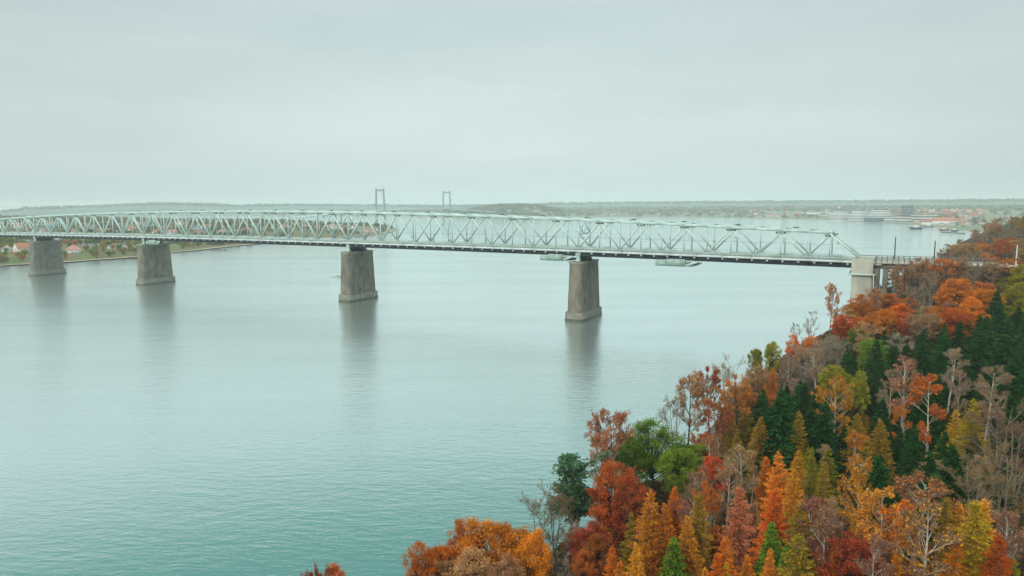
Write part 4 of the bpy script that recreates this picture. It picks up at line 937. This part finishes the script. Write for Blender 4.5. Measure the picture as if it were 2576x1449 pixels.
LH = [ # x, y base (2576 picture), w, l, h, roof height, wall, roof, rot, hip, detail, label
 (184, 636, 17, 24, 3.6, 6.5, white, pinkroof, .5, True, 4, 'large white bungalow with wide faded-red hipped roof between the two left piers'),
 (62, 634, 9, 22, 4.2, 7.0, white, orangeroof, -.3, False, 3, 'white gabled house with steep orange roof beside the far left pier'),
 (18, 634, 10, 20, 3.6, 5.0, white, pinkroof, .6, False, 3, 'low house with pinkish roof at the left edge of the shore'),
 (296, 627, 9, 26, 4.5, 1.6, white, greyroof, 1.2, False, 4, 'white flat-roofed modern house left of the second pier'),
 (64, 614, 9, 22, 5, 1.5, white, greyroof, 1.1, False, 3, 'grey flat-roofed house behind the orange-roofed one'),
 (222, 622, 7, 17, 3, 2, cream, greyroof, 1.3, False, 2, 'low cream shed house behind the large bungalow'),
]
for x, y, w, l, h, rh, wm, rm, rz, hip, det, lab in LH:
    make_house(house_at(x, y, h_left, 600, 2600), w, l, h, rh, wm, rm, rz, lab, GL, hip=hip, detail=det)
# houses seen through the truss, positions read off the photograph
HT = [(77, 583, 0), (100, 586, 1), (210, 571, 0), (232, 576, 2), (262, 568, 0), (300, 572, 1), (330, 583, 3), (345, 566, 0), (372, 568, 0), (418, 575, 0), (432, 590, 1), (455, 566, 3), (502, 592, 0), (492, 580, 2), (520, 575, 0), (560, 588, 1),
      (598, 568, 0), (622, 584, 0), (640, 572, 2), (655, 590, 3), (684, 576, 0), (718, 575, 0), (745, 568, 0), (765, 576, 1), (778, 570, 2), (800, 578, 0), (838, 576, 3), (868, 578, 0), (893, 574, 1), (905, 583, 0), (928, 586, 3), (955, 580, 0), (148, 603, 2), (20, 600, 1),
      (40, 575, 0), (130, 570, 3), (185, 590, 0), (280, 586, 1), (395, 588, 3), (470, 574, 0)]
rnames = ['red', 'faded-red', 'grey', 'white-walled red']
roofs = [redroof, pinkroof, greyroof, orangeroof]
lm = [(118, 'the far left pier'), (395, 'the second pier'), (905, 'the third pier'), (960, 'the left far tower'), (184, 'the large bungalow'), (640, 'the widest truss span'), (520, 'the second pier')]
for i, (x, y, k) in enumerate(HT):
    P = march(x, y, h_left, 700, 3600)
    d0 = sorted(lm, key=lambda q: abs(q[0] - x))[0]; side = 'left' if x < d0[0] else 'right'
    lab = f'{rnames[k]} roofed house through the truss, {side} of {d0[1]}, {"upper" if y < 574 else ("lower" if y > 585 else "middle")} row'
    make_house(P, rng.uniform(9, 12), rng.uniform(15, 24), rng.uniform(3.5, 6), rng.uniform(3.5, 5.5), white if i % 3 else cream, roofs[k], rng.uniform(0, 3.14), lab, GL, hip=bool(i % 2), detail=0, ax=x)
# poles on the left shore
for x, y, lab in ((250, 640, 'pale thin flagpole between the two left piers'), (366, 637, 'pale thin pole beside the second pier')):
    P = march(x, y, h_left, 600, 2000); g = empty('flagpole', tuple(P)); tag(g, lab, 'pole', 'poles on the left shore'); MB().tubes([(0, 0, -1)], [(0, 0, 13)], .22, .12, 6).build('pole', white, g); MB().tubes([(0, 0, 13)], [(0, 0, 13.4)], .3, .25, 6).build('finial', white, g)
# beach
def strip(name, line, w, z, m, hf):
    Q = np.array(line, float); V = []; F = []
    for i, p in enumerate(Q):
        a = Q[max(0, i - 1)]; b = Q[min(len(Q) - 1, i + 1)]; d = (b - a) / np.linalg.norm(b - a); nn = np.array([d[1], -d[0]])
        for s_ in (-1, 1): q = p + nn * w * s_ / 2; V.append((q[0], q[1], z))
        if i: k = 2 * i; F.append((k - 2, k - 1, k + 1, k))
    tag(MB().add(V, F).build(name, m), kind='structure')
def dens(line, step=12):
    out = []
    for a, b in zip(line[:-1], line[1:]):
        a, b = np.array(a, float), np.array(b, float); n = max(1, int(np.linalg.norm(b - a) / step))
        for k in range(n): out.append(a + (b - a) * k / n)
    out = [p + np.array([float(vnoise(p[0], p[1], 31)), float(vnoise(p[1], p[0], 27))]) * 2.5 for p in out]; return out
strip('beach', dens([(-700, 620), (-555, 738), (-514, 781), (-473, 862), (-467, 940), (-442, 1097), (-358, 1313), (-292, 1539), (-305, 1847)]), 13, 1.25, sand, h_left)
strip('shore_bank', dens([(-80, 45), (-45, 72), (-25, 88), (0, 108), (12, 121), (49, 170), (86, 237), (128, 296), (180, 350)], 5), 3.2, .62, shingle, h_near)
# jetties
for k, (x, y, ln_, lab) in enumerate(((300, 650, 30, 'small dark bathing jetty at the beach right of the far left pier'), (515, 632, 36, 'small dark jetty on the shore right of the second pier'))):
    P = march(x, y, h_left, 600, 1500); g = empty('jetty', (P[0] + 10, P[1], 0), -.5); tag(g, lab, 'jetty', 'jetties on the left shore')
    MB().box((ln_ / 2, 0, 1.2), (ln_, 1.8, .25)).build('jetty_deck', BARK['dark'], g)
    for q in range(4): MB().box((4 + q * ln_ / 4.5, 0, .1), (.3, 1.6, 2.2)).build('post', BARK['dark'], g)
# small boats
def boat(loc, rz, L_, hullm, label, group, cabin=True):
    g = empty('boat', tuple(loc), rz); tag(g, label, 'boat', group); w = L_ * .3
    top = [(-L_/2, -w*.4), (L_*.15, -w/2), (L_*.38, -w*.32), (L_/2, 0), (L_*.38, w*.32), (L_*.15, w/2), (-L_/2, w*.4)]
    bot = [(x * .86, y * .6) for x, y in top]
    MB().prism(bot, -.3, L_ * .13, top).build('hull', hullm, g)
    if cabin: MB().box((-L_ * .05, 0, L_ * .13 + L_ * .07), (L_ * .32, w * .6, L_ * .14), taper=.8).build('cabin', white, g)
    MB().tubes([(-L_*.1, 0, L_*.2)], [(-L_*.1, 0, L_*.42)], .1, .05, 5).build('mast', steel_d_shade, g)
P = march(846, 697, lambda q: np.zeros(len(q)), 100, 3000); boat((P[0], P[1], 0), 2.9, 11, white, 'small white motorboat on open water left of the third pier', None)
wk = MB(); wk.add([(0, -.5, .03), (0, .5, .03), (-16, 2.4, .03), (-16, -2.4, .03)], [(0, 1, 2, 3)])
# the harbour town on the far right shore
GT = 'buildings of the harbour town'
def block(x0, x1, yb, yt, dep, tiers, label, wallm, name='apartment_block', roofm=None, rz=0.0, shrink=0.0):
    P = march((x0 + x1) / 2, yb, h_far, 900, 4200); D_ = math.hypot(P[0], P[1]); W_ = (x1 - x0) * D_ / FPX * 1.03; H_ = (yb - yt) * D_ / FPX
    g = empty(name, tuple(P), -math.atan2(P[0], P[1]) + rz); tag(g, label, 'building', GT); th = H_ / tiers
    mw = MB(); mg = MB(); ms_ = MB()
    for k in range(tiers):
        f = 1 - shrink * max(0, k - tiers * .35) / tiers; w = W_ * f
        mw.box((0, 0, k * th + th * .5), (w * .97, dep * f, th)); mg.box((0, 0, k * th + th * .62), (w * .98, dep * f + .3, th * .42)); ms_.box((0, 0, k * th + th * .12), (w, dep * f + 2.2, th * .24))
    mw.build('wall', wallm, g)
    if name != 'silo' and tiers > 1: mg.build('window_band', glass, g)
    if tiers > 2 and name != 'silo': ms_.build('balcony_band', white, g)
    MB().box((0, 0, H_ + .3), (W_ * (1 - shrink * .6) * .9, dep * .8, .8)).build('roof', roofm or greyroof, g)
    return g
block(2089, 2137, 555, 532, 22, 7, 'stepped white apartment block, leftmost of the three on the town waterfront', white, shrink=.75)
block(2139, 2184, 556, 531, 22, 7, 'stepped white apartment block, middle of the three on the town waterfront', white, shrink=.75)
block(2187, 2241, 556, 530, 22, 7, 'stepped white apartment block, rightmost of the three on the town waterfront', white, shrink=.75)
block(2180, 2226, 558, 549, 16, 2, 'low dark grey waterfront building in front of the rightmost stepped block', greyroof, 'waterfront_building')
block(2227, 2257, 559, 548, 14, 2, 'white long waterfront hall right of the stepped blocks', white, 'waterfront_hall')
block(2259, 2288, 561, 549, 14, 2, 'white waterfront hall beside the longer one', white, 'waterfront_hall')
block(2242, 2270, 549, 534, 16, 4, 'salmon brick building behind the white waterfront halls', pinkroof, 'brick_building')
block(2270, 2292, 551, 521, 18, 5, 'tall dark grey silo building rising over the harbour', greyroof, 'silo')
block(1925, 1972, 543, 536.5, 20, 2, 'long low white factory hall near the far waterline', white, 'factory_hall')
block(2010, 2084, 541, 535.5, 24, 1, 'very long low white hall left of the stepped apartment blocks', white, 'factory_hall')
block(2300, 2350, 556, 544, 24, 2, 'white pitched hall right of the silo building', white, 'harbour_hall')
def gab(x, y, wpx, hpx, wall, roof, lab, rz=1.57, r1=4200):
    P = march(x, y, h_far, 900, r1); D_ = math.hypot(P[0], P[1]); l = wpx * D_ / FPX; h = hpx * D_ / FPX
    make_house(P, l * .5, l, h * .5, h * .55, wall, roof, -math.atan2(P[0], P[1]) + rz, lab, GT, chimney=False, detail=0, name='town_house')
gab(2373, 565, 40, 15, white, orangeroof, 'large white building with bright orange roof above the harbour boats')
gab(2335, 566, 26, 12, white, redroof, 'red-roofed white house left of the orange-roofed building')
gab(2400, 562, 22, 11, cream, redroof, 'red-roofed house right of the orange-roofed building')
gab(2382, 546, 18, 12, brick, redroof, 'dark red brick house behind the orange-roofed building')
def tcol(k): return [('white', white, redroof, 'red'), ('white', white, pinkroof, 'faded-red'), ('cream', cream, redroof, 'red'), ('white', white, greyroof, 'grey'), ('brick', brick, orangeroof, 'orange')][k]
tl = [(1970, 'the red crane'), (2113, 'the left stepped block'), (2160, 'the middle stepped block'), (2214, 'the right stepped block'), (2281, 'the silo building'), (2373, 'the orange-roofed building'), (1290, 'the low wooded hill'), (1126, 'the right far tower'), (1640, 'the middle of the far shore'), (1800, 'the far long white hall'), (2440, 'the far wooded point'), (1480, 'the nearest water pier')]
cnt = 0
for i in range(300):
    if i < 190: x = rng.uniform(2255, 2470); y = rng.uniform(530, 566) - (0 if x > 2340 else 6)
    elif i < 240: x = rng.uniform(1900, 2255); y = rng.uniform(524, 546)
    else: x = rng.uniform(1340, 1930); y = rng.uniform(522, 541)
    P = march(x, y, h_far, 900, 5200); 
    if P[2] < 1.9 or inside(P[None, :2], FAR)[0] == False: continue
    k = int(rng.choice(5, p=[.3, .2, .15, .15, .2])); wn, wmm, rmm, rn = tcol(k); D_ = math.hypot(P[0], P[1]); sc = rng.uniform(5.5, 10) * D_ / FPX if i < 240 else rng.uniform(4, 8) * D_ / FPX
    d0 = sorted(tl, key=lambda q: abs(q[0] - x))[0]; side = 'left' if x < d0[0] else 'right'
    size = 'small' if sc < 9 else 'long'
    lab = f'{size} {wn} {rn}-roofed house {side} of {d0[1]}, {"front" if y > 552 else ("second" if y > 543 else ("third" if y > 534 else "back"))} row'
    make_house(P, sc * .62, sc * rng.uniform(1, 1.7), sc * .35, sc * .32, wmm, rmm, rng.uniform(0, 3.1), lab, GT, chimney=False, name='town_house', ax=x); cnt += 1
# crane
P = march(1972, 548, h_far, 900, 4000); g = empty('harbour_crane', tuple(P)); tag(g, 'thin red harbour crane mast standing left of the stepped white blocks', 'crane')
D_ = math.hypot(P[0], P[1]); ch = 29 * D_ / FPX; redp = mat('red_crane_paint', (.42, .10, .09), .6)
MB().tubes([(0, 0, -1)], [(0, 0, ch)], 1.8, 1.4, 4).build('crane_mast', redp, g); MB().beam((-10, 0, ch * .93), (26, 0, ch * .93), 1.4, 1.8).build('jib', redp, g); MB().box((0, 0, 3), (8, 8, 6)).build('crane_base', redp, g)
# harbour boats and quay
zf = lambda q: np.zeros(len(q))
GB = 'boats moored in the harbour'
navy = mat('navy_hull', (.035, .06, .10), .5); redh = mat('red_hull', (.22, .07, .07), .6)
for x, y, L_, rz, m, lab in ((2306, 576.5, 30, .1, navy, 'long dark ship with grey wheelhouse outermost at the harbour quay'), (2337, 572, 24, .0, greyroof, 'grey ship moored behind the outermost dark ship'), (2376, 580, 21, -.2, redh, 'red-hulled boat beside the dark pier stack'),
                          (2402, 582, 20, .3, navy, 'dark blue boat near the end of the harbour pier'), (2352, 577, 14, .5, white, 'small white boat between the grey ship and the red boat'), (2425, 574, 12, .2, white, 'small white boat at the inner quay close to the wooded point')):
    P = march(x, y, zf, 900, 3000); boat((P[0], P[1], 0), rz, L_ * 1.05, m, lab, GB)
def quay(x0, y0, x1, y1, w, lab):
    a, b = march(x0, y0, zf, 900, 3500), march(x1, y1, zf, 900, 3500); o = MB().beam((a[0], a[1], .6), (b[0], b[1], .6), w, 2.4).build('quay', conc, None); tag(o, lab, 'quay', 'quays of the harbour')
quay(2285, 573, 2322, 574, 6, 'thin breakwater at the left of the harbour boats')
quay(2372, 585, 2424, 588, 7, 'dark pier running right toward the wooded point')
quay(2318, 569, 2440, 573, 14, 'long quay wall in front of the orange-roofed building')
# far-off woodland that reads as one mass, and shore trees that can be told apart
def lump(mb, C, s, r, n=26, k=.42):
    """loose leafy lump: n random quads on an ellipsoid"""
    M = len(C); d = r.normal(size=(M, n, 3)); d /= np.linalg.norm(d, axis=2, keepdims=True); d[:, :, 2] = np.abs(d[:, :, 2]) * 1.0
    pos = C[:, None, :] + d * s[:, None, None] * r.uniform(.65, 1.0, (M, n, 1)) * np.array([1, 1, 1.0])
    ct = r.random(M); tint = np.clip(np.repeat(ct, n) * .7 + r.random(M * n) * .35, 0, 1)
    mb.leaves(pos.reshape(-1, 3), np.repeat(s * k, n), r, 1.0, 0, tint)
r = np.random.default_rng(5)
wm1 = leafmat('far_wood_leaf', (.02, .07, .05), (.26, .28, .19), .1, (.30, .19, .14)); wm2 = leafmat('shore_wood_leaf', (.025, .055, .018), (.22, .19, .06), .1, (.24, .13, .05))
def scatter(name, hf, poly, n, xr, yr, s0, s1, m, keep=None, nq=26):
    P = np.c_[r.uniform(*xr, n), r.uniform(*yr, n)]; d = sdf(P, poly); ok = d > 12
    ok &= vnoise(P[:, 0], P[:, 1], 90) + r.normal(size=n) * .35 > -.15
    x, y, dd = project(np.c_[P, hf(P)]); ok &= (x > -150) & (x < 2700) & (dd > 0)
    if keep is not None: ok &= keep(P, x, y)
    P = P[ok]; z = hf(P); s = r.uniform(s0, s1, len(P)); mb = MB(); lump(mb, np.c_[P, z + s * .1], s, r, nq); o = mb.build(name, m); tag(o, kind='stuff'); return len(P)
print('wood far', scatter('woodland', h_far, FAR, 30000, (-2200, 4200), (1200, 6200), 8, 15, wm1, nq=18, keep=lambda P, x, y: (r.random(len(x)) < np.where((x > 1880) & (y > 531), .16, np.where(y > 533, .55, 1)))))
print('wood far2', scatter('woodland', h_far, FAR, 5000, (-400, 700), (3250, 4300), 8, 14, wm1, keep=lambda P, x, y: (x > 1150) & (x < 1420), nq=18))
print('wood left', scatter('shore_wood', h_left, LEFT, 9000, (-2600, -250), (520, 3200), 5, 9, wm2, keep=lambda P, x, y: (y < 622) & (np.hypot(P[:, 0], P[:, 1]) > 850), nq=24))
def crest():
    px = r.uniform(-150, 2700, 5200); ysk = np.interp(px, [p[0] for p in SKY], [p[1] for p in SKY]); out = []
    for x, y in zip(px, ysk):
        q = ray(x, y); q = q / math.hypot(q[0], q[1]); R_ = r.uniform(6000, 6750); k = np.interp(R_, [5700, 6200, 6700], [.62, .85, 1.0]); out.append((q[0] * R_, q[1] * R_, (CAMH + 6700 * q[2]) * k - 6))
    mb = MB(); lump(mb, np.array(out), r.uniform(9, 19, len(out)), r, 10); tag(mb.build('hill_wood', wm1), kind='stuff')
crest()
# individual shore trees and bushes on the left bank
def small_tree(seed):
    q = np.random.default_rng(seed); tk = MB(); tk.tubes([(0, 0, -1)], [(0, 0, 5)], .35, .2, 6); cw = MB(); n = 26
    d = q.normal(size=(n, 3)); d /= np.linalg.norm(d, axis=1, keepdims=True); C = d * np.array([2.6, 2.6, 2.6]) * q.uniform(.5, 1, (n, 1)) + (0, 0, 5.6)
    tk.tubes([(0, 0, 3.5)] * 8, C[:8], .12, .05, 4)
    k = np.repeat(np.arange(n), 26); cw.leaves(C[k] + q.normal(size=(len(k), 3)) * .8, .42, q, 1.1, tint=np.clip(q.random(n)[k] * .6 + q.random(len(k)) * .4, 0, 1)); return tk.mesh('shore_trunk', BARK['dark']), cw.mesh('shore_crown', LEAF['olive'])
SM = [small_tree(s) for s in (1, 2, 3)]
cs = [('green', 'dark green'), ('olive', 'olive'), ('rust', 'rust-brown'), ('orange', 'orange'), ('brown', 'brown'), ('lime', 'yellow-green')]
used2 = {}; m_ = 0
for i in range(260):
    x = r.uniform(-10, 600); yb = np.interp(x, [0, 160, 347, 435, 595], [664, 656, 642, 632, 616]); y = r.uniform(604, yb) if x < 480 else r.uniform(598, max(600, yb))
    if 70 < x < 165 and y < 655 or 345 < x < 445: 
        if r.random() < .8: continue
    P = march(x, y, h_left, 600, 2600)
    if sdf(P[None, :2], LEFT)[0] < 9: continue
    if abs(x - 184) < 32 and 628 < y < 650 or abs(x - 62) < 24 and 626 < y < 645: continue
    c, cw_ = cs[int(r.choice(6, p=[.48, .32, .02, .02, .06, .10]))]; h = r.uniform(4, 9.5); v = int(r.integers(0, 3))
    near_ = sorted(((abs(x - a), a, t_) for a, t_ in ((118, 'the far left pier'), (184, 'the large bungalow'), (62, 'the orange-roofed house'), (296, 'the flat-roofed house'), (395, 'the second pier'), (520, 'the dark jetty'), (250, 'the flagpole'), (10, 'the pink-roofed house'))))[0]
    word = 'low bush' if h < 6 else ('small tree' if h < 7.8 else 'tall tree'); pos = ('front' if y > yb - 12 else ('middle' if y > yb - 26 else 'back'))
    lab = f'{cw_} {word} on the left bank, {"left" if x < near_[1] else "right"} of {near_[2]}, {pos} row'
    root = empty('bush' if h < 6 else 'shore_tree', (P[0], P[1], P[2] - (1.5 if h < 6 else .3) * h / 8), r.uniform(0, 6.28), h / 8); auto(root, lab, x, 'bush' if h < 6 else 'tree', 'trees and bushes on the left bank')
    child(SM[v][0], 'trunk', root); cc = child(SM[v][1], 'crown', root); cc.material_slots[0].link = 'OBJECT'; cc.material_slots[0].material = LEAF[c]; m_ += 1
print('small trees', m_, 'town houses', cnt)
flush_auto()
# undergrowth on the floor of the wood: brambles, saplings and fallen leaf, nobody could count it
def undergrowth():
    q = np.random.default_rng(77); n = 26000; P = np.c_[q.uniform(-60, 330, n), q.uniform(25, 420, n)]; d = sdf(P, NEAR)
    x, y, dd = project(np.c_[P, h_near(P)]); ok = (d > .5) & (x > 650) & (x < 2750) & (y < 1750) & (dd > 20); ok &= q.random(n) < np.clip(230 / np.maximum(np.hypot(P[:, 0], P[:, 1]), 1), 0, 1)
    P = P[ok]; mb = MB(); s_ = q.uniform(.7, 1.9, len(P)) * np.where(d[ok] < 14, 1.25, 1); C = np.c_[P, h_near(P) - .1]; lump(mb, C, s_, q, 46, .19)
    o = mb.build('undergrowth', leafmat('undergrowth_leaf', (.022, .032, .010), (.20, .085, .02), .1, (.05, .055, .015))); tag(o, kind='stuff'); print('undergrowth', len(P))
undergrowth()
